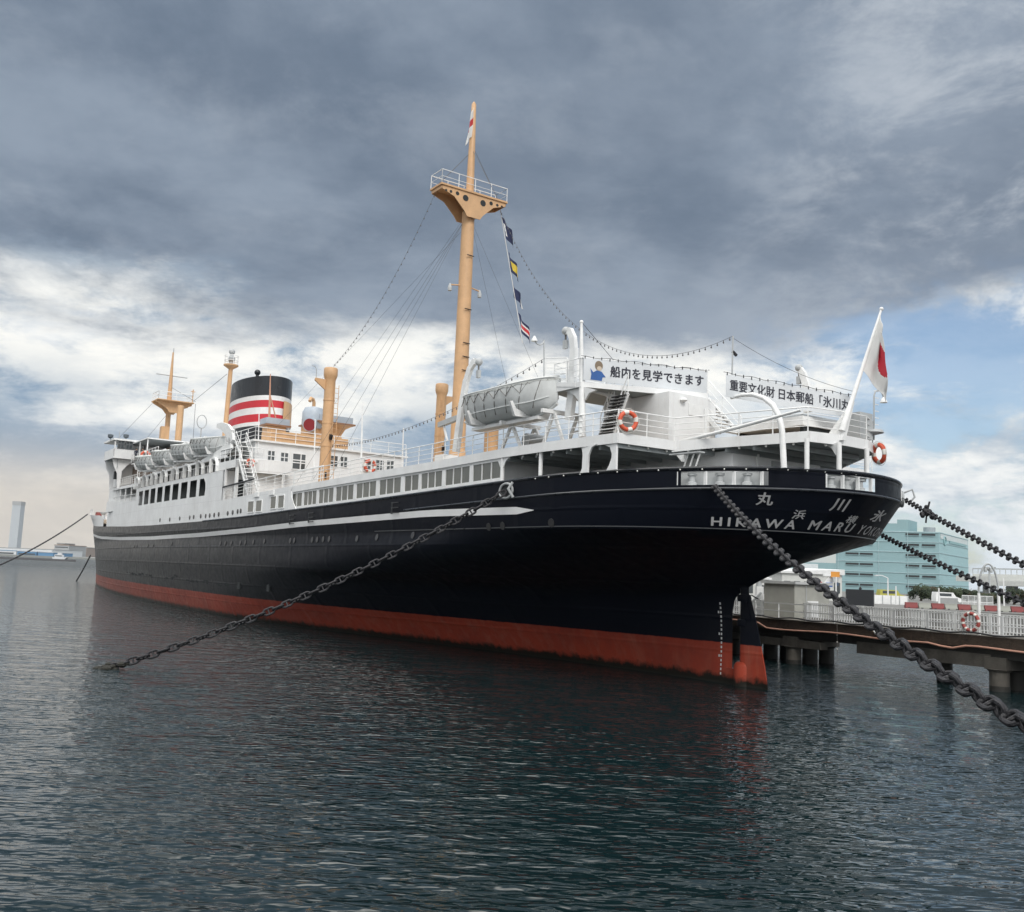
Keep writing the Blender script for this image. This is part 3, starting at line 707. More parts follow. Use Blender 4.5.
# ------------------------------------------------------------------ promenade deck over the after hull
def z1(u): return interp(u, [-5, -4.6, 0.65, 9, 16, 25, 36], [11.02, 11.0, 10.80, 10.76, 10.62, 10.50, 10.32])
EDGE1 = [(36, 9.0), (25, 9.0), (16, 9.0), (9, 9.0), (5.5, 8.98), (0.75, 8.62), (0.65, 5.35), (-4.55, 2.95), (-4.85, 1.0)]
EDGE1_S = [(36, -9.0), (25, -9.0), (16, -9.0), (9, -9.0), (5.5, -8.98), (0.75, -8.62), (0.65, -5.35), (-4.30, -1.75), (-4.80, -.6)]
def build_d1():
    mb = MB(); n = len(EDGE1)
    P = [(u, v, z1(u)) for u, v in EDGE1]; S = [(u, v, z1(u)) for u, v in EDGE1_S]
    th = 0.40
    for i in range(n - 1):
        a, b, c, d = P[i], P[i + 1], S[i + 1], S[i]
        mb.add([a, b, c, d], [(0, 1, 2, 3)], DECKM)
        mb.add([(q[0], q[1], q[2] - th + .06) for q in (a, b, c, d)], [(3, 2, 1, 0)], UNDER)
    E = P + list(reversed(S))
    for i in range(len(E) - 1):
        a, b = Vector(E[i]), Vector(E[i + 1])
        mb.bar(a + Vector((0, 0, -th / 2 + .02)), b + Vector((0, 0, -th / 2 + .02)), .07, th + .04, WHITE)
    # beams and a row of small lamps under the deck edge
    for u in np.arange(-3.5, 9, 1.1):
        w = interp(u, [-4.6, .6, .7, 9], [2.8, 5.2, 8.5, 8.9]); ws = interp(u, [-4.6, .6, .7, 9], [.9, 5.1, 8.5, 8.9]); mb.box((u - .05, -ws, z1(u) - .58), (u + .05, w, z1(u) - .36), UNDER)
    d = mb.build('promenade_deck', ship)
    lm = MB(); bl = mat('lamp_glass', (0.75, 0.75, 0.72), 0.3)
    for i in range(3, len(P) - 1):
        a, b = Vector(P[i]), Vector(P[i + 1]); k = max(1, int((b - a).length / 1.0))
        for q in range(k): 
            p = a.lerp(b, (q + .5) / k); lm.ball((p.x + .1, p.y * .985, p.z - .45), .06, bl, 6, 4)
    for k in range(2, 60):
        if k % 2: continue
        u, b, z = TOPROW[k]
        if u < 8.6: lm.ball((u, b + .06, z - .06), .036, bl, 6, 4)
    lm.build('edge_lamps', d); return d
d1 = build_d1()
def railing(pts, h=1.05, n=4, step=1.35, r=0.022, parent=None, name='railing', base=0.0):
    mb = MB(); pts = [Vector(p) for p in pts]
    for i in range(n):
        dz = h * (i + 1) / n; mb.tube([p + Vector((0, 0, dz + base)) for p in pts], r * (1.35 if i == n - 1 else .8), WHITE2, 5)
    for i in range(len(pts) - 1):
        a, b = pts[i], pts[i + 1]; k = max(1, round((b - a).length / step))
        for q in range(k + (1 if i == len(pts) - 2 else 0)):
            p = a.lerp(b, q / k); mb.tube([p, p + Vector((0, 0, h + base))], r * 1.2, WHITE2, 5)
    return mb.build(name, parent or ship)
railing([(u, v - .06, z1(u)) for u, v in [(36, 9.0), (25, 9), (16, 9), (9, 9), (5.5, 8.98), (0.8, 8.62)]], 1.05, 4, 1.5)
railing([(0.8, 8.6, z1(.8)), (0.72, 5.4, z1(.7)), (-4.5, 2.95, z1(-4.5)), (-4.8, 1.0, z1(-4.8)), (-4.75, -.6, z1(-4.8)), (-4.25, -1.75, z1(-4.5))], 1.05, 4, 1.6)
railing([(0.8, -8.6, z1(.8)), (0.72, -5.3, z1(.7)), (-4.25, -1.75, z1(-4.5))], 1.05, 4, 1.6)
railing([(u, -8.94, z1(u)) for u in (36, 25, 16, 9, 0.8)], 1.05, 4, 1.6)
# glazed promenade screen along the ship's side
BAYS = [(291, 301.5, 2), (303.2, 316, 3), (318.2, 333, 3), (335.3, 353, 3), (355.7, 375.5, 3), (378.7, 400.3, 3), (403.8, 418, 2), (420.4, 441.5, 3), (444.6, 469, 3), (472, 500, 3)]
def xs_to_u(x):
    y = interp(x, [290, 500], [497, 467]); return on_v(x, y, 9.0).x
def build_screen(side):
    mb = MB(); v = 8.96 * side; d = .10 * side
    bays = [(xs_to_u(b), xs_to_u(a), n) for a, b, n in BAYS]           # low u first
    edges = [36.0] + []
    lo = lambda u: zb(u) + .03; hi = lambda u: z1(u) - .40
    root = None; cuts = sorted([q for a, b, n in bays for q in (a, b)])
    def panel(u0, u1, za, zb_, dd=d):
        mb.add([(u0, v, za(u0)), (u1, v, za(u1)), (u1, v, zb_(u1)), (u0, v, zb_(u0)), (u0, v - dd, za(u0)), (u1, v - dd, za(u1)), (u1, v - dd, zb_(u1)), (u0, v - dd, zb_(u0))],
               [(0, 1, 2, 3), (7, 6, 5, 4), (0, 4, 5, 1), (1, 5, 6, 2), (2, 6, 7, 3), (3, 7, 4, 0)] if side == -1 else [(3, 2, 1, 0), (4, 5, 6, 7), (1, 5, 4, 0), (2, 6, 5, 1), (3, 7, 6, 2), (0, 4, 7, 3)], WHITE)
    sill = lambda u: lo(u) + .16; head = lambda u: hi(u) - .08
    panel(9.1, 36.2, lo, sill); panel(9.1, 36.2, head, hi)
    allc = [9.1] + cuts + [36.2]
    for i in range(0, len(allc), 2): panel(allc[i], allc[i + 1], sill, head)
    root = mb.build('promenade_screen', ship)
    for a, b, n in bays:
        w = MB()
        vv = v - .05 * side
        quad = [(a, vv, sill(a)), (b, vv, sill(b)), (b, vv, head(b)), (a, vv, head(a))]
        w.add(quad, [(0, 1, 2, 3)] if side == -1 else [(3, 2, 1, 0)], CURTAIN)
        for q in range(n + 1):
            u = a + (b - a) * q / n; w.bar((u, v - .03 * side, sill(u)), (u, v - .03 * side, head(u)), .05, .05, WHITE2)
        w.bar((a, v - .03 * side, sill(a) + .02), (b, v - .03 * side, sill(b) + .02), .05, .06, WHITE2); w.bar((a, v - .03 * side, head(a) - .02), (b, v - .03 * side, head(b) - .02), .05, .05, WHITE2)
        w.build('window', root)
    return root
build_screen(1); build_screen(-1)
# dark interior core and bulkheads of the promenade
m_ = MB(); m_.box((9.6, -7.2, 8.45), (36, 7.2, 10.0), GREYP); m_.build('deckhouse', ship)
# open mooring deck under the after end: house front, white bulkheads, pillars with brackets
m_ = MB(); m_.box((-1.3, -2.0, 8.52), (9.55, 3.9, 10.42), WHITE); m_.box((9.3, 3.3, 8.5), (9.42, 8.9, 10.35), WHITE); m_.box((9.3, -8.9, 8.5), (9.42, -3.3, 10.35), WHITE)
m_.box((-1.36, .6, 8.6), (-1.28, 1.4, 10.2), GREYP); m_.box((-1.4, 2.3, 8.6), (-1.3, 2.4, 10.4), WHITE2); m_.build('mooring_deckhouse', ship)
def pillar(u, v, r=.09, inward=None, parent=ship, bracket=True, foot=None):
    mb = MB(); z0 = foot if foot is not None else zb(u) - .05; zt = z1(u) - .36
    mb.tube([(u, v, z0), (u, v, zt)], r, WHITE2, 10)
    if bracket:
        for du in (1, -1):
            c = [(u, v, zt), (u + du * .75, v, zt), (u + du * .55, v, zt - .08), (u + du * .32, v, zt - .22), (u + du * .15, v, zt - .48), (u, v, zt - .62)]
            if -4.4 < u + du * .75: mb.extr(c if du > 0 else c[::-1], (0, .05, 0), WHITE2)
    return mb.build('deck_pillar', parent)
pillar(9.0, 8.9, .11); pillar(5.9, 8.85, .10, bracket=False)
def web_pillar(u, v):
    mb = MB(); z0, zt = zb(u) - .02, z1(u) - .34
    for s, du in ((1, 1),):
        prof = [(u, z0), (u + .62, z0), (u + .45, z0 + .2), (u + .30, z0 + .5), (u + .28, zt - .5), (u + .42, zt - .2), (u + .85, zt - .05), (u + .85, zt), (u, zt)]
        mb.extr([(a, v, b) for a, b in prof], (0, -.10, 0), WHITE)
    return mb.build('deck_pillar', ship)
web_pillar(0.85, 8.62)
m_ = MB(); u0, z0, zt = 2.55, zb(2.6) - .02, z1(2.6) - .34
m_.extr([(u0, 8.78, z0), (u0 + .5, 8.78, z0), (u0 + .38, 8.78, z0 + .2), (u0 + .36, 8.78, zt - .4), (u0 + .45, 8.78, zt), (u0 - .6, 8.78, zt), (u0 - .25, 8.78, zt - .12), (u0 - .02, 8.78, zt - .45)][::-1], (0, -.10, 0), WHITE); m_.build('deck_pillar', ship)
pillar(-4.85, 3.45, .10, bracket=False); pillar(-5.0, 1.6, .11, bracket=True); pillar(-4.9, -.4, .11, bracket=False); 
# bent pipe davit on the port quarter and the boom lying against it
dv = [on_v(784, 468, 4.4), on_v(782, 430, 4.4), on_v(779, 416, 4.4), on_v(773, 405, 4.4), on_v(764, 398, 4.4), on_v(753, 394.5, 4.4), on_v(742, 395, 4.4), on_v(731, 398, 4.4)]
m_ = MB(); m_.tube(dv, [.125, .125, .12, .115, .11, .095, .08, .06], WHITE2, 10); m_.build('davit', ship)
m_ = MB(); m_.tube([on_v(664, 446, 4.9), on_v(735, 428, 4.9), on_v(801, 410, 4.9)], [.09, .08, .06], WHITE2, 8); m_.build('gangway_boom', ship)
# accommodation ladder platform tucked below the deck at the port quarter
m_ = MB(); pa, pb = on_v(672, 455, 6.3), on_v(702, 452, 6.3)
m_.bar(pa, pb, .35, .06, GREYP); m_.bar(pa + Vector((0, 0, .15)), pb + Vector((0, 0, .15)), .05, .05, WHITE2)
for t in (.55, .75, .95):
    p = pa.lerp(pb, t); m_.bar(p, (p.x + .3, p.y, zb(p.x)), .05, .05, WHITE2)
m_.extr([on_v(680, 456, 6.3), on_v(685, 462, 6.3), on_v(687, 455, 6.3)], (0, .2, 0), WHITE2); m_.build('boat_rope_platform', ship)
# ------------------------------------------------------------------ after deckhouse and the platform above it
m_ = MB(); m_.box((1.1, 2.45, 10.7), (5.6, 5.4, 13.12), WHITE); m_.box((1.05, 2.6, 10.9), (1.1, 3.2, 12.6), WHITE2); m_.box((1.07, 3.3, 12.2), (1.1, 4.2, 12.75), WHITE2)
m_.lathe([(.12, 0), (.18, .05), (.12, .16), (0, .2)], (1.0, 4.6, 12.75), WHITE2, 10); house = m_.build('after_deckhouse', ship)
Z2 = 13.38
m_ = MB(); poly = [(3.25, 8.75), (5.2, 8.75), (5.6, 6.5), (12, 6.3), (12, -6.3), (5.6, -6.5), (5.2, -8.75), (3.25, -8.75), (2.35, -3.1), (1.2, -3.0), (1.2, 3.0)]
poly = [(3.25, 8.75), (1.15, 2.9), (1.6, 2.35), (6.2, 2.35), (6.2, 6.4), (5.4, 8.75)]
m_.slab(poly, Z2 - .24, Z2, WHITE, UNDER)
for a in ((3.4, 8.4, 6.0),): pass
m_.extr([(3.6, 5.4, Z2 - .24), (3.6, 8.5, Z2 - .24), (3.6, 7.0, Z2 - .36), (3.6, 6.0, Z2 - .75), (3.6, 5.4, Z2 - 1.3)], (.08, 0, 0), WHITE)
d2 = m_.build('docking_bridge', ship)
edge2 = [(5.3, 8.7, Z2), (3.3, 8.7, Z2), (1.22, 2.9, Z2)]
railing(edge2, 1.1, 4, 1.2, .02, d2); railing([(5.4, 8.6, Z2), (6.1, 6.3, Z2), (6.1, 2.45, Z2)], 1.1, 4, 1.3, .02, d2)
railing([on_v(545, 383, 8.9), on_v(566, 383.5, 8.75), (4.3, 8.7, Z2)], 1.2, 5, 1.0, .02, d2)
# cantilever beam that carries the platform wing, and its post
b0, b1 = on_v(543, 385, 8.6), Vector((3.6, 8.6, Z2 - .1))
m_ = MB(); m_.bar(b0, b1, .35, .20, WHITE)
q = [on_v(548, 388, 8.6), on_v(579, 387, 8.6), on_v(579, 402, 8.6), on_v(575, 396, 8.6), on_v(569, 392, 8.6), on_v(561, 390, 8.6)]
m_.extr(q, (0, -.1, 0), WHITE); q = [on_v(584, 387, 8.6), on_v(596, 390, 8.6), on_v(589, 393, 8.6), on_v(585, 400, 8.6)]; m_.extr(q, (0, -.1, 0), WHITE)
m_.tube([on_v(582, 437, 8.6), on_v(582, 380, 8.6), on_v(581.5, 345, 8.6), on_v(581.5, 322, 8.6)], [.16, .14, .09, .06], WHITE2, 10); m_.ball(on_v(581.5, 322, 8.6), .09, WHITE2, 8, 6); m_.build('bridge_wing_bracket', ship)
def stairs(p0, p1, wdir, w, n, name='ladder', parent=ship, tread=WHITE2, rail=True, hrail=.9):
    """inclined ladder from foot p0 to head p1"""
    p0, p1, wd = Vector(p0), Vector(p1), Vector(wdir).normalized() * w; mb = MB()
    for s in (0, 1): mb.bar(p0 + wd * s, p1 + wd * s, .06, .20, WHITE2)
    for i in range(n):
        c = p0.lerp(p1, (i + .5) / n); mb.bar(c, c + wd, .24, .05, tread)
    if rail:
        up = Vector((0, 0, hrail))
        for s in (0, 1):
            mb.tube([p0 + wd * s + up, p1 + wd * s + up], .025, WHITE2, 6); mb.tube([p0 + wd * s + up * .5, p1 + wd * s + up * .5], .018, WHITE2, 5)
            for t in (0, .5, 1): mb.tube([p0.lerp(p1, t) + wd * s, p0.lerp(p1, t) + wd * s + up], .025, WHITE2, 6)
    return mb.build(name, parent)
LADD = mat('ladder_dark_treads', (0.03, 0.03, 0.032), .7)  # near-black treads of the dark ladder
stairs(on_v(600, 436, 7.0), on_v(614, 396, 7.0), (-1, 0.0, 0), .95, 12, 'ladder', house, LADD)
stairs(on_v(741, 436, 1.6), on_v(704, 394, 1.6), (0, 1, 0), 1.3, 10, 'ladder', house)
# rescue raft, winch and lockers at the after end of the deck
m_ = MB(); m_.box((-3.4, -2.0, 11.55), (.6, 1.9, 11.95), WHITE2); m_.box((-3.1, -1.8, 11.95), (.3, 1.5, 12.1), GREYP); m_.box((-3.3, -2.0, z1(-3)), (-3.1, 1.7, 11.55), DARK); m_.box((.2, -1.9, z1(.2)), (.4, 1.7, 11.55), DARK); m_.build('deck_hatch', ship)
m_ = MB(); p = on_u(861, 430, -4.3); m_.box((-4.5, p.y - .55, 11.15), (-3.6, p.y + .35, 12.3), GREYP); m_.build('deck_locker', ship)
# ensign staff pedestal is part of the ship
fs0, fs1 = on_u(842, 431, -4.9), on_u(881.5, 309, -5.6)
m_ = MB(); m_.tube([fs0, fs0.lerp(fs1, .25), fs1], [.15, .10, .045], WHITE2, 10); m_.ball(fs1, .09, WHITE2, 8, 6)
m_.extr([fs0 + Vector((.9, .1, -.4)), fs0 + Vector((-.1, .1, -.4)), fs0.lerp(fs1, .24)], (0, -.2, 0), WHITE2); m_.build('ensign_staff', ship)
# thin posts and lamps
lp = [on_u(731.5, 398, -.9), on_u(733, 336, -.9)]
m_ = MB(); m_.tube(lp, .035, GREYP, 6); q = lp[0].lerp(lp[1], .75); m_.bar(q, q + Vector((0, -.25, -.15)), .1, .1, IRON); m_.build('lamp_post', ship)
def hook_lamp(px, py0, py1, v, w, lean=1, parent=ship):
    mb = MB(); a = on_v(px, py0, v); b = on_v(px, py1, v); r = w
    pts = [a, b] + [b + Vector((0, -r * lean * (1 - math.cos(t)), r * math.sin(t))) for t in np.linspace(.3, PI, 8)]
    mb.tube(pts, .035, GREYP, 6); e = pts[-1]; mb.lathe([(.04, .1), (.16, -.12), (.16, -.16)], e, WHITE2, 10); return mb.build('deck_lamp', parent)
hook_lamp(544, 383, 340, 8.7, -.28); hook_lamp(874, 440, 397, -1.6, .35)
for px, z in ((874.5, 0),):
    m_ = MB(); a = on_v(874, 440, -1.6)
    for k in range(8): m_.bar(a + Vector((0, -.02, .4 + k * .3)), a + Vector((0, -.35, .4 + k * .3)), .03, .03, WHITE2)
    m_.build('step_ladder', ship)
p = on_v(872, 433, -1.6); m_ = MB(); m_.lathe([(.1, -.1), (.5, 0), (.45, .12), (.1, .16)], p, GREYP, 12); m_.build('signal_platform', ship)
# davits, built in one plane: a tapering curved arm with head sheave
def arm_davit(pts, r0, r1, name='davit', parent=ship, head=True):
    mb = MB(); n = len(pts); rs = [r0 + (r1 - r0) * i / (n - 1) for i in range(n)]
    pts = [Vector(p) for p in pts]
    for i in range(n - 1): mb.bar(pts[i], pts[i + 1].lerp(pts[i], -.08), rs[i] * 1.0, rs[i] * 1.8, WHITE2)
    if head:
        mb.ball(pts[-1], r1 * 1.3, GREYP, 8, 6); mb.tube([pts[-1], pts[-1] + Vector((0, 0, -.55))], .05, ROPE, 5); mb.box(tuple(pts[-1] + Vector((-.12, -.08, -.85))), tuple(pts[-1] + Vector((.12, .08, -.45))), GREYP)
    return mb.build(name, parent)
arm_davit([on_v(x, y, 8.55) for x, y in ((456, 452), (459, 428), (462, 405), (466, 382), (470, 369), (475, 361), (479, 362))], .24, .16)
arm_davit([on_v(x, y, 8.3) for x, y in ((569, 420), (572, 395), (573, 372), (574, 350), (573, 338), (570, 331), (566, 331))], .24, .16)
arm_davit([on_v(x, y, -5) for x, y in ((808, 412), (808, 396), (806, 384), (803, 374), (799, 368))], .24, .16)
# gallows frames under the after lifeboat, winch
def gallows(px, x2, yt, yb, parent=ship):
    mb = MB()
    a, b = on_v(px - 3, yb, 8.6), on_v(px + 8, yt, 8.6)
    for v in (8.6, 7.2):
        A = Vector((a.x, v, z1(a.x))); B = Vector((b.x, v, b.z)); Cc = Vector((2 * b.x - a.x, v, z1(b.x)))
        mb.bar(A, B, .10, .16, WHITE2); mb.bar(Cc, B, .10, .16, WHITE2); mb.bar(A.lerp(B, .5), Cc.lerp(B, .5), .07, .07, WHITE2)
    mb.bar((b.x, 6.9, b.z), (b.x, 9.3, b.z), .16, .18, WHITE2); return mb.build('boat_gallows', parent)
gallows(504, 520, 424, 448); gallows(546, 565, 412, 440)
m_ = MB(); m_.lathe([(.35, -.5), (.35, .5)], (0, 0, 0), GREYP, 14); me_ = m_.build('winch_drum', data_only=True); o = bpy.data.objects.new('winch', me_); COL.objects.link(o); o.parent = ship; p = on_v(534, 438, 7.6); o.location = (p.x, 7.6, z1(p.x) + .5); o.rotation_euler = (PI / 2, 0, 0)
m_ = MB(); p = on_v(447, 440, 6.5)
m_.box((p.x - .5, 6.0, z1(p.x)), (p.x + .5, 7.0, z1(p.x) + .9), WHITE2); m_.bar((p.x - 1.2, 6.5, p.z + 1.2), (p.x + 1.0, 6.5, p.z + 1.0), .25, .3, GREYP); m_.bar((p.x, 6.5, p.z), (p.x + .6, 6.5, p.z + 1.2), .1, .1, WHITE2); m_.build('boat_winch', ship)
# ------------------------------------------------------------------ midship house, its roof furniture
UH = 50.0
m_ = MB(); m_.box((UH, -7.2, 9.6), (70, 7.2, 15.12), WHITE); m_.box((UH - .25, -7.5, 15.12), (70, 7.5, 15.28), WHITE2)
for x0, x1, y0, y1 in ((267, 275, 451, 461), (280, 288.5, 453, 462), (329.5, 338, 456, 466.5), (339.5, 347.5, 457, 467), (363, 371, 460, 471), (375, 384, 460.5, 470), (386, 394, 461, 470)):
    a, b = on_u(x0, y1, UH), on_u(x1, y0, UH); m_.box((UH - .03, b.y, a.z), (UH + .2, a.y, b.z), GLASS)
    m_.bar((UH - .04, b.y, (a.z + b.z) / 2), (UH - .04, a.y, (a.z + b.z) / 2), .06, .07, WHITE2)
    for vv in (a.y, b.y, (a.y + b.y) / 2): m_.bar((UH - .04, vv, a.z), (UH - .04, vv, b.z), .07, .05, WHITE2)
    for zz in (a.z, b.z): m_.bar((UH - .04, a.y, zz), (UH - .04, b.y, zz), .05, .07, WHITE2)
for x0, x1, y0, y1 in ((291.5, 306, 454.5, 469),):
    a, b = on_u(x0, y1, UH), on_u(x1, y0, UH); m_.box((UH - .03, b.y, a.z), (UH + .2, a.y, b.z), GLASS)
    for t in (0, .62, 1): vv = a.y + (b.y - a.y) * t; m_.bar((UH - .05, vv, a.z), (UH - .05, vv, b.z), .09, .06, WHITE2)
    for t in (0, .42, .58, 1): zz = a.z + (b.z - a.z) * t; m_.bar((UH - .05, a.y, zz), (UH - .05, b.y, zz), .07, .09, WHITE2)
mid = m_.build('midship_house', ship)
# curved balcony across its port after corner
m_ = MB(); pts = [(UH + 4, 7.9), (UH + 1.0, 8.0), (UH - .2, 7.7), (UH - .75, 7.0), (UH - .9, 6.2), (UH - .9, 4.2)]; pts2 = [(UH + 4, 7.25), (UH + .05, 7.25), (UH + .05, 4.2)]
m_.slab(pts + list(reversed(pts2)), 12.35, 12.55, WHITE, UNDER)
for i in range(len(pts) - 1): m_.bar((*pts[i], 13.0), (*pts[i + 1], 13.0), .05, .95, WHITE)
m_.tube([(*p_, 13.5) for p_ in pts], .04, WHITE2, 6); m_.bar((UH - .9, 4.9, 10.4), (UH - .9, 4.9, 12.4), .09, .09, WHITE2); m_.build('balcony', mid)
railing([(UH - .1, 7.3, 15.28), (UH - .1, -7.3, 15.28)], 1.1, 3, 1.9, .025, mid); railing([(UH - .1, 7.3, 15.28), (69, 7.3, 15.28)], 1.1, 3, 2.0, .025, mid)
# buff casings on the roof
m_ = MB(); m_.box((56, 2.3, 15.28), (57.4, 4.1, 17.5), BUFF); pfl = on_u(352, 447, 51); m_.box((50.8, pfl.y + .5, 15.28), (53.2, 5.6, 16.35), BUFF)
for z in (15.7, 16.1): m_.bar((50.77, 5.6, z), (50.77, pfl.y + .5, z), .03, .05, mat('buff_line', (.4, .22, .1), .5))
m_.build('roof_casing', mid)
m_ = MB(); prof = [(52.3, .9, 18.35), (52.3, 6.2, 18.35), (52.9, 6.4, 19.0), (60, 6.4, 19.0), (60, .6, 19.0), (52.9, .6, 19.0)]
m_.box((55.6, 1.95, 17.5), (57.7, 4.4, 17.66), mat('brown_edge', (.25, .13, .07), .5)); m_.box((55.75, 2.05, 17.66), (57.6, 4.3, 18.25), mat('grey_roof', (.36, .41, .47), .5)); m_.build('casing_roof', mid)
def flared(u, v0, v1, z0, zt, name):
    mb = MB(); P = [(z0, 0.0), (z0 + .3, -.25), (zt - .9, -.45), (zt - .35, -.2), (zt, .35)]
    for q in range(len(P) - 1):
        (za, da), (zb_, db) = P[q], P[q + 1]
        a = [(u - da, v1 - 0, za), (u - da, v0 - da, za), (u + 4, v0 - da, za), (u + 4, v1, za)]; b = [(u - db, v1 - 0, zb_), (u - db, v0 - db, zb_), (u + 4, v0 - db, zb_), (u + 4, v1, zb_)]
        mb.add(a + b, [(0, 1, 5, 4), (1, 2, 6, 5), (2, 3, 7, 6), (3, 0, 4, 7)], BUFF)
    mb.box((u - .5, v0 - .5, zt), (u + 4.2, v1 + .2, zt + .14), mat('brown_edge', (.25, .13, .07), .5)); mb.box((u - .3, v0 - .3, zt + .14), (u + 4, v1, zt + .75), mat('grey_roof', (.36, .41, .47), .5)); return mb.build(name, mid)
pfl = on_u(352, 447, 51); flared(51.2, pfl.y + .4, pfl.y + 3.4, 15.28, 17.65, 'flared_casing')
# cowl ventilator with a red mouth, gooseneck behind it
def cowl(u, v, z0, h, r, name='cowl_ventilator', parent=None):
    mb = MB(); C_ = mat('cowl_grey', (.42, .48, .55), .45); mb.lathe([(r * .62, 0), (r * .62, h * .42), (r * .75, h * .5)], (u, v, z0), BUFF, 16, cap=False)
    mb.lathe([(r * .75, h * .46), (r, h * .56), (r, h * .84), (r * .8, h * .95), (0.02, h)], (u, v, z0), C_, 18, cap=False)
    dv_ = Vector((-.80, .58, -.15)).normalized(); c = Vector((u, v, z0 + h * .56)) + dv_ * r * .6; mb.tube([c, c + dv_ * r * .62], [r * .60, r * .62], C_, 18)
    e = c + dv_ * r * .63; mb.tube([e, e + dv_ * .03], r * .54, mat('vent_red', (.22, .015, .02), .5), 18)
    mb.tube([(u + r * .3, v - .1, z0 + h * .95), (u + r * .3, v - .1, z0 + h * 1.1), (u + r * .2, v + .05, z0 + h * 1.17), (u, v + .35, z0 + h * 1.18), (u - .15, v + .5, z0 + h * 1.1)], .16, BUFF, 10); return mb.build(name, parent or ship)
pc = on_u(312.5, 430, 52.0); cowl(52.0, pc.y, 15.3, 3.9, 1.02, parent=mid)
# ------------------------------------------------------------------ funnel
def build_funnel():
    A, B, C0 = 5.5, 2.95, (70.8, -.1)
    BK = mat('funnel_black', (0.012, 0.015, 0.02), .35, var=.2); RD = mat('funnel_red', (0.50, 0.022, 0.035), .45, var=.08); WT = mat('funnel_white', (.70, .70, .70), .45, var=.1); BF = BUFF
    bands = [(13.9, 18.75, BK), (18.75, 19.15, WT), (19.15, 19.97, RD), (19.97, 20.68, WT), (20.68, 21.44, RD), (21.44, 21.94, WT), (21.94, 24.0, BK)]
    mb = MB(); seg = 56
    def ring(z): 
        k = 1 - (z - 15) * .004; return [(C0[0] + A * k * math.cos(2 * PI * i / seg) - (z - 15) * .03, C0[1] + B * k * math.sin(2 * PI * i / seg), z - .035 * (C0[0] + A * math.cos(2 * PI * i / seg) - 70)) for i in range(seg)]
    for z0, z1_, m in bands:
        for i in range(seg):
            a, b = ring(z0), ring(z1_); j = (i + 1) % seg
            mb.add([a[i], a[j], b[j], b[i]], [(0, 1, 2, 3)], m, True)
    t = ring(24.0); k = [(C0[0] + (p[0] - C0[0]) * .93, C0[1] + (p[1] - C0[1]) * .93, p[2] - .02) for p in t]; l = [(p[0], p[1], p[2] - 1.2) for p in k]
    for i in range(seg):
        j = (i + 1) % seg; mb.add([t[i], t[j], k[j], k[i]], [(0, 1, 2, 3)], BK); mb.add([k[i], k[j], l[j], l[i]], [(0, 1, 2, 3)], BK)
    mb.add(l, [tuple(range(seg))], DARK)
    f = mb.build('funnel', ship)
    m2 = MB()                                         # buff ladder casing on the after quarter
    for i in range(30, 41):
        a, b = ring(19.1), ring(21.5); j = i + 1; o = lambda p, d: (C0[0] + (p[0] - C0[0]) * d, C0[1] + (p[1] - C0[1]) * d, p[2])
        i_, j_ = i % seg, j % seg
        m2.add([o(a[i_], 1.03), o(a[j_], 1.03), o(b[j_], 1.03), o(b[i_], 1.03)], [(0, 1, 2, 3)], BF, True)
    m2.build('funnel_casing', f)
    m3 = MB(); m3.tube([(69, 1.0, 23.8), (69, 1.0, 24.9)], .18, BK, 8); m3.ball((69, 1.0, 25.0), .33, BK, 10, 7); m3.build('steam_whistle', f)
    m4 = MB(); p0, p1 = on_u(269, 425, 61), on_u(270.5, 374, 61); m4.tube([p0, p1], [.14, .05], mat('pinkish_buff', (.52, .27, .18), .5), 6); m4.tube([p0 + Vector((0, -.9, 0)), p0.lerp(p1, .6)], .06, mat('pinkish_buff', (.52, .27, .18), .5), 5); m4.build('aerial_post', f)
    return f
build_funnel()
# tall buff lamp column beside the funnel
m_ = MB(); p0, p1 = on_v(225, 432, 4.6), on_v(231, 366, 4.6)
m_.tube([(p0.x, 4.6, 15), p0, p1], [.27, .25, .22], BUFF, 12); t = p1 + Vector((0, 0, 0)); m_.lathe([(.22, -.35), (.75, .0), (.75, .12)], t, BUFF, 16)
for k in range(8):
    a = 2 * PI * k / 8; m_.bar(t + Vector((.68 * math.cos(a), .68 * math.sin(a), 0)), t + Vector((.68 * math.cos(a), .68 * math.sin(a), 1.05)), .05, .05, WHITE2)
for z in (.55, 1.05): m_.tube([t + Vector((.68 * math.cos(a), .68 * math.sin(a), z)) for a in np.linspace(0, 2 * PI, 17)], .03, WHITE2, 5)
m_.ball(t + Vector((0, 0, .75)), .38, GREYP, 10, 8); m_.ball(t + Vector((0, 0, 1.5)), .32, GREYP, 10, 8); m_.tube([t, t + Vector((0, 0, 1.4))], .2, GREYP, 8); m_.build('lamp_column', ship)
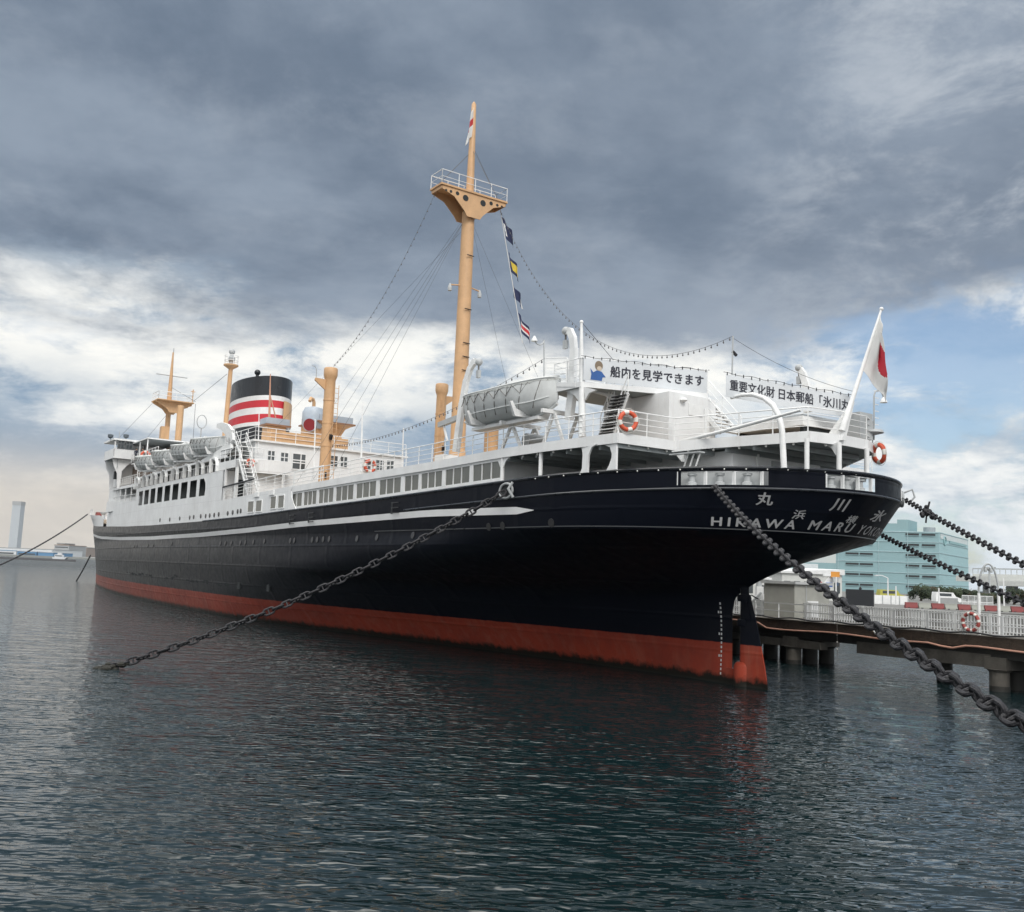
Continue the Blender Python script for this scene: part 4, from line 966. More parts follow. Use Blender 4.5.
# ------------------------------------------------------------------ masts and kingposts
def main_mast():
    U_ = 28.25; mb = MB(); mb.lathe([(.56, 10.3), (.53, 18), (.46, 30.9)], (U_, 0, 0), BUFF, 20); mb.lathe([(.60, 10.3), (.60, 13.2), (.55, 13.3)], (U_, 0, 0), BUFF, 20)
    mb.lathe([(.32, 30.2), (.26, 35), (.17, 39.3), (.05, 39.5)], (U_ - .05, 0, 0), BUFF, 14)
    for v in (.55, -.55):
        for z in (25.0,): mb.tube([(U_, 0, z + .4), (U_, v * 2.3, z + .2)], .05, BUFF, 6); mb.lathe([(.05, .3), (.16, 0), (.14, -.25)], (U_, v * 2.3, z), GREYP, 8)
    for z in (21, 20, 19, 23.5, 27.5): mb.bar((U_ - .55, -.3, z), (U_ - .62, .3, z), .06, .05, IRON)
    r = mb.build('main_mast', ship)
    m2 = MB(); prof = [(-2.75, 32.1), (-2.75, 31.85), (-1.7, 31.5), (-.8, 30.65), (-.55, 30.3), (.55, 30.3), (.8, 30.65), (1.7, 31.5), (2.75, 31.85), (2.75, 32.1)]
    m2.extr([(U_ - .75, v, z) for v, z in prof], (.06, 0, 0), BUFF); m2.extr([(U_ + .69, v, z) for v, z in prof], (.06, 0, 0), BUFF)
    m2.slab([(U_ - .85, -2.85), (U_ + .85, -2.85), (U_ + .85, 2.85), (U_ - .85, 2.85)], 32.1, 32.23, BUFF)
    for v in (-2.73, 2.73): m2.box((U_ - .75, v - .03, 31.85), (U_ + .75, v + .03, 32.1), BUFF)
    for v, rr in ((.75, .24), (-.75, .24), (1.45, .15), (-1.45, .15), (2.0, .11), (-2.0, .11), (2.4, .09), (-2.4, .09)):
        zc = 31.6 if abs(v) < 1 else 31.77
        m2.add([(U_ - .765, v + rr * math.cos(a), zc + rr * math.sin(a)) for a in np.linspace(0, 2 * PI, 13)[:-1]], [tuple(range(12))], DARK)
    c = m2.build('crosstree', r)
    railing([(U_ - .8, 2.8, 32.23), (U_ - .8, -2.8, 32.23), (U_ + .8, -2.8, 32.23), (U_ + .8, 2.8, 32.23), (U_ - .8, 2.8, 32.23)], 1.0, 2, 1.4, .022, r)
    return r
mast = main_mast()
def kingpost(u, v, z0, zt, arm, r=.44):
    mb = MB(); mb.lathe([(r, z0), (r * .97, zt - 1.9), (r * .95, zt - 1.0), (r * 1.08, zt - .85), (r * 1.25, zt - .6), (r * 1.25, zt - .1), (r * 1.1, zt)], (u, v, 0), BUFF, 18)
    mb.extr([(u - .08, v, zt - 1.0), (u - .08, v + arm * 1.25, zt - .95), (u - .08, v + arm * 1.3, zt - 1.15), (u - .08, v, zt - 2.1)][::int(arm)], (.16, 0, 0), BUFF)
    mb.tube([(u, v + arm * 1.2, zt - .95), (u, v + arm * 1.2, zt - .3), (u, v + arm * 1.35, zt - .05), (u, v + arm * 1.6, zt - .05)], .03, GREYP, 5)
    for s in (-.17, .17): mb.tube([(u - r - .12, v - arm * .35 + s, z0 + 1), (u - r - .12, v - arm * .35 + s, zt - 1.4)], .025, BUFF, 5)
    for z in np.arange(z0 + 1.2, zt - 1.4, .4): mb.bar((u - r - .12, v - arm * .35 - .17, z), (u - r - .12, v - arm * .35 + .17, z), .03, .03, BUFF)
    for z in np.linspace(z0 + 2, zt - 2.6, 4): mb.lathe([(r * 1.03, -.06), (r * 1.05, 0), (r * 1.03, .06)], (u, v, z), BUFF, 18)
    mb.bar((u - r, v - .1, zt - 5.5), (u - r - .25, v - .1, zt - 5.6), .2, .4, IRON); mb.bar((u - r, v + .1, z0 + 1.5), (u - r - .1, v + .1, z0 + 1.5), .12, .5, IRON)
    return mb.build('kingpost', ship)
kingpost(39.7, 5.1, 10.2, 20.25, 1); kingpost(39.7, -5.05, 10.2, 20.45, -1)
m_ = MB(); m_.lathe([(.55, 10.5), (.55, 15.6), (.6, 15.7)], (31, -4.62, 0), BUFF, 16); m_.build('ventilator_post', ship)
def fore_mast():
    U_ = 108; mb = MB(); mb.lathe([(.36, 12), (.34, 25.6)], (U_, .1, 0), BUFF, 14); mb.lathe([(.36, 26.4), (.25, 30), (.10, 34.0)], (U_, .15, 0), BUFF, 12)
    mb.lathe([(.46, 12), (.44, 25.8)], (103.5, -.35, 0), BUFF, 14); mb.lathe([(.09, 30.8), (.06, 34.6)], (U_, .1, 0), GREYP, 6)
    mb.tube([(U_, 2.2, 30.6), (U_, -2.1, 30.6)], .07, GREYP, 6); mb.box((U_ - .6, -.1, 15), (U_ + .4, 1.0, 23.2), BUFF)
    r = mb.build('fore_mast', ship)
    m2 = MB(); prof = [(-2.4, 26.5), (-2.4, 26.25), (-1.1, 25.7), (-.5, 25.0), (.6, 25.0), (1.1, 25.6), (2.5, 26.3), (2.5, 26.5)]
    m2.extr([(U_ - 2.4, v, z) for v, z in prof], (.12, 0, 0), BUFF); m2.extr([(U_ - .5, v, z) for v, z in prof], (.12, 0, 0), BUFF); m2.box((U_ - 3.4, -2.45, 26.5), (U_ + .3, 2.5, 26.62), BUFF); m2.build('crosstree', r)
    railing([(U_ - 3.3, 2.4, 26.6), (U_ - 3.3, -2.35, 26.6), (U_, -2.35, 26.6), (U_, 2.4, 26.6), (U_ - 3.3, 2.4, 26.6)], 1.1, 2, 2.2, .035, r)
    m3 = MB(); m3.tube([(U_ - 3.2, -2.2, 26.6), (U_ - 3.2, -2.2, 28.5)], .07, BUFF, 6); m3.tube([(U_ - 3.2, -2.5, 28.2), (U_ - 3.2, -1.9, 28.2)], .06, BUFF, 5); m3.build('signal_post', r)
fore_mast()
# thin white flagpole on the port rail and one further in
for px, y0, y1, v in ((361, 472, 403, 8.4), (402, 470, 428, -2)):
    a, b = on_v(px, y0, v), on_v(px + 1.5, y1, v); m_ = MB(); m_.tube([a, b], [.07, .045], WHITE2, 6); m_.build('light_post', ship)
m_ = MB(); a, b = on_v(246, 470, 7.6), on_v(248.5, 432, 7.6)
for px, y0, y1, v in ((314, 470, 419, 6.2), (258, 452, 412, 7.0)):
    a, b = on_v(px, y0, v), on_v(px + 1.2, y1, v); m_ = MB(); m_.tube([a, b], [.06, .04], WHITE2, 6); m_.build('light_post', ship)
# ------------------------------------------------------------------ forward superstructure
def side(u): return b_deck(u) - .02
def zk(u): return .55 * max(0, (u - 84) / 22.0)          # decks rise a little towards the bow
def strip_wall(mb, us, za, zb_, m, off=0.0, sides=(1, -1)):
    for s in sides:
        for i in range(len(us) - 1):
            a, b = us[i], us[i + 1]
            vs = [(a, s * (side(a) + off), za(a)), (b, s * (side(b) + off), za(b)), (b, s * (side(b) + off), zb_(b)), (a, s * (side(a) + off), zb_(a))]
            mb.add(vs, [(3, 2, 1, 0)] if s == 1 else [(0, 1, 2, 3)], m)
US = lambda a, b, st=2.0: list(np.linspace(a, b, max(2, int((b - a) / st))))
for sd in (-1, 1):
    m_ = MB()
    strip_wall(m_, US(36, 52.5), lambda u: zb(u), lambda u: interp(u, [36, 52.5], [10.42, 9.98]), SHELLW, 0, (sd,))
    strip_wall(m_, US(52.5, 108), lambda u: zb(u), lambda u: 10.55 + zk(u), SHELLW, 0, (sd,))
    plating = m_.build('side_plating', ship)
m_ = MB(); m_.slab([(36, -8.9), (52.5, -8.9), (52.5, 8.9), (36, 8.9)], lambda u, v: 9.35, lambda u, v: 9.5, DECKM, UNDER); m_.build('well_deck', ship)
# curved break where the plating steps down at the promenade screen
q = [on_v(x, y, 9.02) for x, y in ((288.5, 487), (292, 487), (291, 491), (291.5, 497), (293, 503), (296, 509.5), (288, 511))]
m_ = MB(); m_.extr(q, (0, -.08, 0), WHITE); m_.build('curved_break', ship)
for i, (x0, x1) in enumerate(((248, 254), (256, 262), (270.5, 276), (278, 284))):
    a, b = on_v(x0, 505, 9.0), on_v(x1, 504, 9.0); m_ = MB(); zl, zh = (8.72, 9.62) if i < 2 else (8.84, 9.8)
    m_.box((b.x, 8.9, zl), (a.x, 9.0, zh), CURTAIN)
    for u in (a.x, b.x): m_.bar((u, 9.0, zl - .03), (u, 9.0, zh + .03), .07, .06, WHITE2)
    for z in (zl, zh): m_.bar((a.x, 9.0, z), (b.x, 9.0, z), .06, .07, WHITE2)
    m_.build('window', plating)
for x in (257, 272):
    a = on_v(x, 492, 9.0); m_ = MB(); m_.box((a.x - .5, 8.9, 9.9), (a.x + .5, 9.1, 10.25), WHITE2); m_.build('lamp_box', plating)
# dark topped rail along the step
rp = [on_v(220, 488, 8.9), on_v(255, 478.5, 8.9), on_v(291, 470, 8.9)]
m_ = MB(); m_.tube([on_v(220, 488, 8.9), on_v(254, 479, 8.9)], .07, BLACKP, 6); m_.build('handrail', ship)
railing([(52, 8.85, 9.95), (44, 8.85, 10.2), (36.4, 8.85, 10.4)], 1.1, 4, 1.7, .025)
railing([(36.2, 8.9, 10.35), (31, 8.9, 10.42)], 1.1, 4, 1.7, .025)
for us_, n in ((52.4, 0),): pass
# white row of portholes in the plating
for px, py in [(190, 517.5), (194, 517), (201, 516.2), (206, 516), (210, 515.5), (214.5, 515), (219, 514.3), (228, 513.3), (233, 512.5), (238, 511.5), (241, 511), (160, 520), (170, 519.5), (180, 518.4)]:
    p = on_v(px, py, 8.97); porthole(p.x, p.z, plating, side(p.x) + .01, 1.0)
# promenade openings
OPX = [(203.5, 191), (190, 177.5), (176, 166.5), (165, 157), (155.5, 150), (148.5, 144), (142.8, 139.5), (138.5, 136)]
def build_open_promenade():
    opens = [(57.2 + 3.05 * i, 57.2 + 3.05 * i + 2.1) for i in range(9)]; zl, zh, zt = (lambda u: 10.62 + zk(u)), (lambda u: 12.22 + zk(u)), (lambda u: 12.62 + zk(u))
    for sd in (-1, 1):
        mb = MB(); sw = lambda us, a, b, m, off=0.0: strip_wall(mb, us, a, b, m, off, (sd,))
        sw(US(52.5, opens[0][0], 1.5), lambda u: 10.55 + zk(u), zt, SHELLW)
        sw(US(opens[0][0], 85.2), zh, zt, SHELLW); sw(US(opens[0][0], 85.2), lambda u: 10.55 + zk(u), zl, SHELLW)
        for i in range(len(opens) - 1):
            sw([opens[i][1], opens[i + 1][0]], zl, zh, SHELLW)
        sw([opens[-1][1], 85.2], zl, zh, SHELLW)
        # rounded end of the row
        u0 = opens[0][0]
        if sd == 1: mb.extr([(u0, side(u0), 12.22), (u0, side(u0), 10.62), (u0 + .35, side(u0), 10.62), (u0 + .2, side(u0), 11.2), (u0 + .35, side(u0), 11.8), (u0 + .9, side(u0), 12.22)][::-1], (0, -.1, 0), WHITE)
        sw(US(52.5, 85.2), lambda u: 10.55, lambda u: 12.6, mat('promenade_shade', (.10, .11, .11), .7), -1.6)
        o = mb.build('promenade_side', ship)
    m2 = MB(); us = US(52.4, 85.4)
    for zc, nm in ((12.64, 'promenade_deckhead'),):
        for i in range(len(us) - 1):
            a, b = us[i], us[i + 1]; m2.add([(a, side(a), zc), (b, side(b), zc), (b, -side(b), zc), (a, -side(a), zc)], [(0, 1, 2, 3)], DECKM); m2.add([(a, side(a), zc - .08), (b, side(b), zc - .08), (b, -side(b), zc - .08), (a, -side(a), zc - .08)], [(3, 2, 1, 0)], UNDER)
    m2.build('upper_promenade_deck', ship)
    m3 = MB(); m3.box((52.4, -8.85, 9.5), (52.6, 8.85, 12.6), WHITE); m3.box((52.3, 5.6, 9.6), (52.4, 6.5, 11.9), DARK); m3.box((52.3, 7.2, 9.6), (52.4, 7.9, 11.9), DARK); m3.build('end_bulkhead', ship)
build_open_promenade()
# upper row: windows set back behind curved ribs that carry the boat deck
def build_boat_deck():
    mb = MB(); ZB = lambda u: 13.98 + zk(u) * .7
    us = US(52.5, 88)
    strip_wall(mb, us, lambda u: 12.6, lambda u: 13.95, GREYP, -1.2)
    for i in range(len(us) - 1):
        a, b = us[i], us[i + 1]
        mb.add([(a, side(a) - .2, ZB(a)), (b, side(b) - .2, ZB(b)), (b, -side(b) + .2, ZB(b)), (a, -side(a) + .2, ZB(a))], [(0, 1, 2, 3)], DECKM)
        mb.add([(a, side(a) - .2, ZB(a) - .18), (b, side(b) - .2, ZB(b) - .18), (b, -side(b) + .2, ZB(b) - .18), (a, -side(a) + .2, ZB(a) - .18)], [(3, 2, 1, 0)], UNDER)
        mb.bar((a, side(a) - .2, ZB(a) - .09), (b, side(b) - .2, ZB(b) - .09), .06, .2, WHITE)
    bd = mb.build('boat_deck', ship)
    x = 54.4; k = 0
    while x < 86:
        m2 = MB(); s = side(x); arch = [(x, s - .02, 12.62), (x, s + .0, 13.1), (x + .25, s - .05, 13.5), (x + .9, s - .12, 13.85), (x + 1.9, s - .16, 14.0)]
        for i in range(4): m2.bar(arch[i], arch[i + 1], .30, .16, WHITE2)
        m2.bar((x + 2.0, s - .05, 12.62), (x + 2.0, s - .05, 13.9), .35, .10, WHITE2); m2.build('boat_deck_rib', bd)
        m3 = MB()
        for q in (0.55, 1.35, 2.5, 3.4):
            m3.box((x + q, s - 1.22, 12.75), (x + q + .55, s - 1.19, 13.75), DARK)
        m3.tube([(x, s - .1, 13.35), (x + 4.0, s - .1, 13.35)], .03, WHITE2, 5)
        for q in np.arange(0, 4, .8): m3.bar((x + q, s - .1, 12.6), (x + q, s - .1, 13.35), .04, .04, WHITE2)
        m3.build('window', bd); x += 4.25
    railing([(u, side(u) - .3, ZB(u)) for u in (52.6, 56, 62, 70, 78, 86)], 1.0, 3, 1.9, .028, bd)
    m4 = MB(); q = [on_v(x_, y_, 9.0) for x_, y_ in ((218, 463), (218, 478), (223, 478), (226, 474), (237, 472.5), (237, 469), (222, 469))]
    m4.build('screen_bulkhead', bd) if m4.v else None
    return bd
boatdeck = build_boat_deck()
# the solid white screen at the after end of the boat deck with its doorway
m_ = MB(); m_.box((49.2, 8.72, 9.9), (49.6, 8.9, 13.3), WHITE2); m_.box((49.2, 8.72, 12.7), (54.5, 8.9, 13.38), WHITE); m_.box((52.2, 8.72, 9.9), (54.5, 8.9, 12.7), WHITE); m_.box((49.3, 6.5, 13.2), (54.5, 8.75, 13.36), WHITE2); m_.build('screen_wall', ship)
railing([(54.3, 8.8, 13.38), (50.2, 8.8, 13.38), (49.4, 8.7, 13.38), (49.4, 6.6, 13.38)], 1.1, 3, 1.3, .028)
stairs((49.4, 7.6, 13.38), (51.4, 7.6, 15.1), (0, .9, .0), .9, 8, 'ladder', ship, mat('ladder_tread_grey', (.09, .10, .095), .7))
stairs((46.2, 7.9, 10.0), (49.2, 7.9, 13.38), (0, .9, .0), .9, 10, 'ladder', ship)
m_ = MB(); m_.box((51.3, 6.0, 14.95), (54.5, 8.5, 15.1), WHITE); m_.build('ladder_landing', ship); railing([(54.4, 8.45, 15.1), (52, 8.45, 15.1)], 1.1, 3, 1.2, .028)
# big crescent gravity davits by each lifeboat
def crescent(u, lean=1):
    mb = MB(); s = 8.1
    pts = [(u, s - 2.3, 14.3), (u, s - .7, 14.6), (u, s + .2, 15.0), (u, s + .45, 15.6), (u, s + .3, 16.2), (u, s - .1, 16.5)]
    w = [.45, .6, .7, .6, .4, .25]
    for i in range(len(pts) - 1):
        a, b = Vector(pts[i]), Vector(pts[i + 1]); t = (b - a).normalized(); nrm = Vector((0, -t.z, t.y))
        mb.extr([a - nrm * w[i] / 2, b - nrm * w[i + 1] / 2, b + nrm * w[i + 1] / 2, a + nrm * w[i] / 2], (.16, 0, 0), WHITE2)
    mb.bar((u + .08, s - 1.4, 14.0), (u + .08, s - .4, 15.2), .2, .25, WHITE2); mb.bar((u + .08, s + .7, 14.0), (u + .08, s - .3, 15.0), .16, .25, WHITE2)
    mb.ball((u + .08, s - .15, 16.5), .16, GREYP, 8, 6); return mb.build('gravity_davit', ship)
for u in (62.0, 69.2, 76.6): crescent(u)
def horn(pix, v, w):        # the large curved davit at the after end, drawn as a tapering plate in its own plane
    mb = MB(); P = [on_v(x, y, v) for x, y in pix]
    for i in range(len(P) - 1):
        a, b = P[i], P[i + 1]; t = (b - a).normalized(); nrm = Vector((-t.z, 0, t.x))
        mb.extr([a - nrm * w[i] / 2, b - nrm * w[i + 1] / 2, b + nrm * w[i + 1] / 2, a + nrm * w[i] / 2], (0, .22, 0), WHITE2)
    return mb.build('gravity_davit', ship)
horn([(219, 426), (224, 426.5), (229, 430), (232.5, 436), (233, 443), (229, 449), (221, 454), (211, 459), (203, 462)], 8.55, [.35, .7, 1.0, 1.15, 1.1, .95, .75, .55, .3])
# ------------------------------------------------------------------ bridge
def build_bridge():
    mb = MB(); U0, U1 = 100.0, 106.0
    # lower front tiers
    mb.box((88, -7.6, 10.6), (106, 7.6, 12.0), WHITE)
    strip_wall(mb, US(85, 107), lambda u: 10.55 + zk(u), lambda u: 11.25 + zk(u), SHELLW)
    strip_wall(mb, US(85, 107), lambda u: 12.9 + zk(u), lambda u: 13.25 + zk(u), WHITE)
    mb.box((100, -7.3, 12.0), (106.5, 7.3, 19.3), WHITE)
    br = mb.build('bridge_front', ship)
    m2 = MB()
    for u in (85.6, 89, 93, 97, 101, 105, 106.9):
        s = side(u) - .08; m2.bar((u, s, 11.2 + zk(u)), (u, s, 13.0 + zk(u)), .12, .12, WHITE2)
    for u in np.arange(85.5, 107, .9): m2.bar((u, side(u) - .05, 11.2 + zk(u)), (u, side(u) - .05, 12.0 + zk(u)), .03, .03, WHITE2)
    us = US(85.5, 107); m2.tube([(u, side(u) - .05, 12.02 + zk(u)) for u in us], .04, WHITE2, 5); m2.build('railing', br)
    m3 = MB()
    for i in range(len(us) - 1):
        a, b = us[i], us[i + 1]; m3.add([(a, side(a), 13.3 + zk(a)), (b, side(b), 13.3 + zk(b)), (b, -side(b), 13.3 + zk(b)), (a, -side(a), 13.3 + zk(a))], [(0, 1, 2, 3)], DECKM); m3.add([(a, side(a), 13.2 + zk(a)), (b, side(b), 13.2 + zk(b)), (b, -side(b), 13.2 + zk(b)), (a, -side(a), 13.2 + zk(a))], [(3, 2, 1, 0)], UNDER)
    m3.build('captains_deck', br)
    # navigating bridge with open wings
    m4 = MB(); m4.slab([(97.5, -9.0), (103, -9.0), (103, 9.0), (97.5, 9.0)], 16.75, 16.95, WHITE, UNDER)
    for s in (1, -1):
        m4.extr([(98.2, s * 8.95, 16.75), (98.2, s * 8.7, 16.2), (98.2, s * 8.25, 15.3), (98.2, s * 8.1, 13.4), (98.2, s * 7.7, 13.4), (98.2, s * 7.7, 15.6), (98.2, s * 7.2, 16.3), (98.2, s * 6.2, 16.75)][::-s], (.15, 0, 0), WHITE)
        m4.extr([(102.6, s * 8.95, 16.75), (102.6, s * 8.7, 16.2), (102.6, s * 8.25, 15.3), (102.6, s * 8.1, 13.4), (102.6, s * 7.7, 13.4), (102.6, s * 7.7, 15.6), (102.6, s * 7.2, 16.3), (102.6, s * 6.2, 16.75)][::-s], (.15, 0, 0), WHITE)
        m4.box((97.5, min(s * 9.0, s * 5.3), 16.95), (97.6, max(s * 9.0, s * 5.3), 17.95), WHITE); m4.box((97.5, min(s * 9.0, s * 8.9), 16.95), (103, max(s * 9.0, s * 8.9), 17.95), WHITE)
        m4.box((102.9, min(s * 9.0, s * 2), 16.95), (103, max(s * 9.0, s * 2), 17.95), WHITE)
    m4.slab([(97.3, -9.15), (103.3, -9.15), (103.3, 9.15), (97.3, 9.15)], 19.25, 19.02, WHITE2, UNDER)
    m4.slab([(90, -6.8), (97.3, -6.8), (97.3, 6.8), (90, 6.8)], 18.75, 18.9, WHITE2, UNDER)
    m4.slab([(84, -6.8), (97.5, -6.8), (97.5, 6.8), (84, 6.8)], 16.45, 16.6, WHITE, UNDER)
    for (u, v) in ((97.6, 8.9), (97.6, 7.0), (97.6, 5.3), (97.6, 0.5), (97.6, -8.9)): m4.bar((u, v, 16.9), (u, v, 18.9), .12, .12, WHITE2 if v > 6 else mat('dark_post', (.06, .05, .05), .6))
    for (u, v) in ((90.2, 6.7), (94, 6.7), (90.2, 0), (84.2, 6.7)): m4.bar((u, v, 13), (u, v, 18.8 if u > 89 else 16.5), .12, .12, WHITE2)
    m4.v = [(x, y, z + .4 if z > 16.6 else z) for x, y, z in m4.v]; m4.build('navigating_bridge', br)
    m5 = MB()
    for v0, v1 in ((8.6, 7.85), (7.6, 6.85)):
        m5.box((97.52, v1, 18.0), (97.58, v0, 19.15), GLASS)
        for v in (v0, v1, (v0 + v1) / 2): m5.bar((97.5, v, 17.95), (97.5, v, 19.2), .09, .07, mat('dark_frame', (.12, .13, .14), .5))
        for z in (18.0, 18.6, 19.15): m5.bar((97.5, v0, z), (97.5, v1, z), .07, .09, mat('dark_frame', (.12, .13, .14), .5))
    m5.v = [(x, y, z + .4) for x, y, z in m5.v]; m5.build('window', br)
    m6 = MB(); m6.box((90, -6, 13.4), (100, 6, 16.4), mat('teak_house', (.18, .13, .10), .6)); m6.box((92, -5.2, 16.6), (100, 3.4, 18.7), mat('teak_house', (.18, .13, .10), .6)); m6.build('officers_house', br)
    railing([(84, 6.9, 16.6), (97, 6.9, 16.6)], 1.05, 3, 1.5, .03, br); railing([(85, side(85) - .1, 13.35), (98, side(98) - .1, 13.6), (106, side(106) - .1, 13.85)], 1.05, 4, 1.4, .028, br)
    m7 = MB(); 
    for (px, py) in ((110.5, 437), (126, 437)):
        p = on_u(px, py, 99); m7.lathe([(.05, 0), (.32, .15), (.35, .5), (.05, .6)], (99, p.y, p.z - .2), mat('searchlight', (.10, .12, .14), .4), 10); m7.tube([(99, p.y, 19.4), (99, p.y, p.z)], .06, GREYP, 5)
    p = on_u(118, 440, 99); m7.tube([(98, p.y, 16), (98, p.y + .1, 20.6)], .05, GREYP, 5); m7.build('searchlight', br)
    m8 = MB(); m8.box((99, 7.75, 14.6), (99.6, 8.35, 15.6), DARK); m8.build('side_lamp_box', br)
    return br
bridge = build_bridge()
m_ = MB(); p = on_v(201, 432, 6); m_.tube([(p.x, 6, 14), (p.x, 6, p.z + .4)], .06, GREYP, 5); m_.tube([(p.x, 6 + .5 * math.cos(t), p.z + 1.1 + .7 * math.sin(t)) for t in np.linspace(0, 2 * PI, 17)], .05, GREYP, 5); m_.build('direction_finder_loop', ship)
# ------------------------------------------------------------------ standing rigging
def wire(a, b, r=.022, sag=0.0, n=10, name='stay_wire', m=WIRE, parent=ship):
    mb = MB(); a, b = Vector(a), Vector(b); mb.tube([a.lerp(b, t) - Vector((0, 0, sag * 4 * t * (1 - t))) for t in np.linspace(0, 1, n if sag else 2)], r, m, 4, False); return mb.build(name, parent)
wire((28.25, 0, 35.9), on_v(496, 195, 0), .02); wire((28.25, 0, 35.6), (28.25, 2.7, 32.3)); wire((28.25, 0, 36.2), (28.25, -2.7, 32.3))
for v, u in ((8.8, 36), (8.8, 33), (8.8, 30), (-8.6, 24), (-8.6, 31)): wire((28.25, .2 * np.sign(v), 30.5), (u, v, 10.6), .010)
wire((28.25, 0, 30), (50, 5.5, 16.5), .010); wire((28.25, 0, 31), (53, 0, 18), .010)
wire((104.7, -2.3, 26.8), on_v(227, 374, 4.6), .03); wire((108, .1, 29), (103.5, -2.3, 26.6), .025); wire((103.5, -2.3, 26.3), (84, 3, 17.5), .03, .8); wire((108, 2.4, 26.3), (101, 8.3, 19.5), .028); wire((108, .3, 25), (101, 5, 19.5), .025)
wire(on_u(733, 338, -.9), on_v(856, 392, -1.5), .010, .3)
wire(on_v(581.5, 322, 8.6), on_v(615, 362, 6.5), .015)
# ================================================================== THINGS ON AND AROUND THE SHIP
# ------------------------------------------------------------------ lifeboats
def lifeboat_parts(L, B, D):
    """double ended clinker boat along x, keel at z=0"""
    n, k = 26, 10; st = []
    for i in range(n + 1):
        t = i / n * 2 - 1; x = t * L / 2; w = B / 2 * max(0.0, 1 - abs(t) ** 2.6) ** .75; sheer = D * (1 + .16 * t * t); keel = D * .30 * max(0, abs(t) - .62) ** 1.6 / (.38 ** 1.6) * .9
        ring = []
        for j in range(k + 1):
            a = PI / 2 * j / k; y = w * math.sin(a) ** .72; z = keel + (sheer - keel) * (1 - math.cos(a)) ** .92
            if 0 < j < k: y *= 1 + .022 * (j % 2)
            ring.append((x, y, z))
        st.append(ring)
    h = MB()
    for s in (1, -1):
        vs = [(x, s * y, z) for r in st for x, y, z in r]
        fs = [(i * (k + 1) + j, i * (k + 1) + j + 1, (i + 1) * (k + 1) + j + 1, (i + 1) * (k + 1) + j) for i in range(n) for j in range(k)]
        h.add(vs, fs if s == 1 else [f[::-1] for f in fs], BOATM, True)
    for s in (1, -1): h.tube([(r[-1][0], s * r[-1][1], r[-1][2]) for r in st], .06, BOATM, 6)
    for s in (1, -1): h.tube([(r[5][0], s * r[5][1] * 1.01, r[5][2]) for r in st[1:-1]], .03, BOATM, 5)
    h.tube([(r[0][0], 0, r[0][2] - .03) for r in st], .07, BOATM, 6)
    c = MB()
    for s in (1, -1):
        vs = []
        for i, r in enumerate(st):
            x, y, z = r[-1]; rid = z + .30 * (1 - (abs(x) * 2 / L) ** 2) + .06
            vs += [(x, s * y * 1.03, z - .14 - .05 * math.sin(i * 1.9)), (x, s * y * 1.035, z + .04), (x, s * y * .5, (z + rid) / 2 + .05), (x, 0, rid)]
        fs = [(4 * i + j, 4 * i + j + 1, 4 * i + j + 5, 4 * i + j + 4) for i in range(n) for j in range(3)]
        c.add(vs, fs if s == 1 else [f[::-1] for f in fs], CANVAS, True)
    r_ = MB()
    for s in (1, -1):
        for i in range(2, n - 2, 3):
            a, b = st[i][-1], st[min(i + 2, n)][3]; r_.tube([(a[0], s * a[1] * 1.03, a[2] - .1), (st[i + 1][6][0], s * st[i + 1][6][1] * 1.03, st[i + 1][6][2]), (b[0], s * b[1] * 1.04 + .01 * s, b[2])], .022, ROPE, 4)
    for s in (1, -1):
        for i in range(1, n - 2, 3):
            a, b = st[i][-1], st[i + 3][-1]; m = st[i + 1][8]; r_.tube([(a[0], s * a[1] * 1.03, a[2] - .1), (m[0] + .2, s * m[1] * 1.04, m[2] - .12), (b[0], s * b[1] * 1.03, b[2] - .1)], .018, ROPE, 4)
    ch = MB()
    for x in (-L * .24, L * .24):
        for s in (1, -1):
            ch.extr([(x - .09, s * .1, -.12), (x - .09, s * B * .40, -.12), (x - .09, s * B * .53, D * .40), (x - .09, s * B * .47, D * .42), (x - .09, s * B * .38, D * .18), (x - .09, s * .1, 0)][::s], (.18, 0, 0), WHITE2)
    ch.bar((-L * .36, 0, -.2), (L * .36, 0, -.2), .6, .16, WHITE2)
    return h, c, r_, ch
bp_ = [q.build(nm, data_only=True) for q, nm in zip(lifeboat_parts(8.4, 2.5, 1.45), ('hull', 'canvas_cover', 'grab_rope', 'boat_chock'))]
def lifeboat(u, v, z, label, group=None, pitch=0.0, sc=1.0, yaw=0.0):
    t = empty('lifeboat', ship_at(u, v, z, Matrix.Rotation(yaw, 4, 'Z') @ Matrix.Rotation(pitch, 4, 'Y') @ Matrix.Scale(sc, 4)), label, 'lifeboat', group)
    for me, nm in zip(bp_, ('hull', 'canvas_cover', 'grab_rope', 'boat_chock')):
        o = bpy.data.objects.new(nm, me); COL.objects.link(o); o.parent = t
    return t
lifeboat(9.0, 8.7, 12.25, 'large clinker lifeboat with canvas cover above the after deck, left of the banners', pitch=0.0, sc=.96)
for u, lab in ((58.6, 'lifeboat under the big crescent davit, closest to the striped funnel'), (65.6, 'second lifeboat forward from the crescent davit by the funnel'), (72.9, 'third lifeboat forward from the funnel, between two similar boats'), (80.3, 'smallest looking lifeboat, nearest the bridge')):
    lifeboat(u, 8.6, 14.55, lab, 'white lifeboats in a row along the boat deck', pitch=math.radians(-3.0), sc=.90, yaw=math.radians(6))
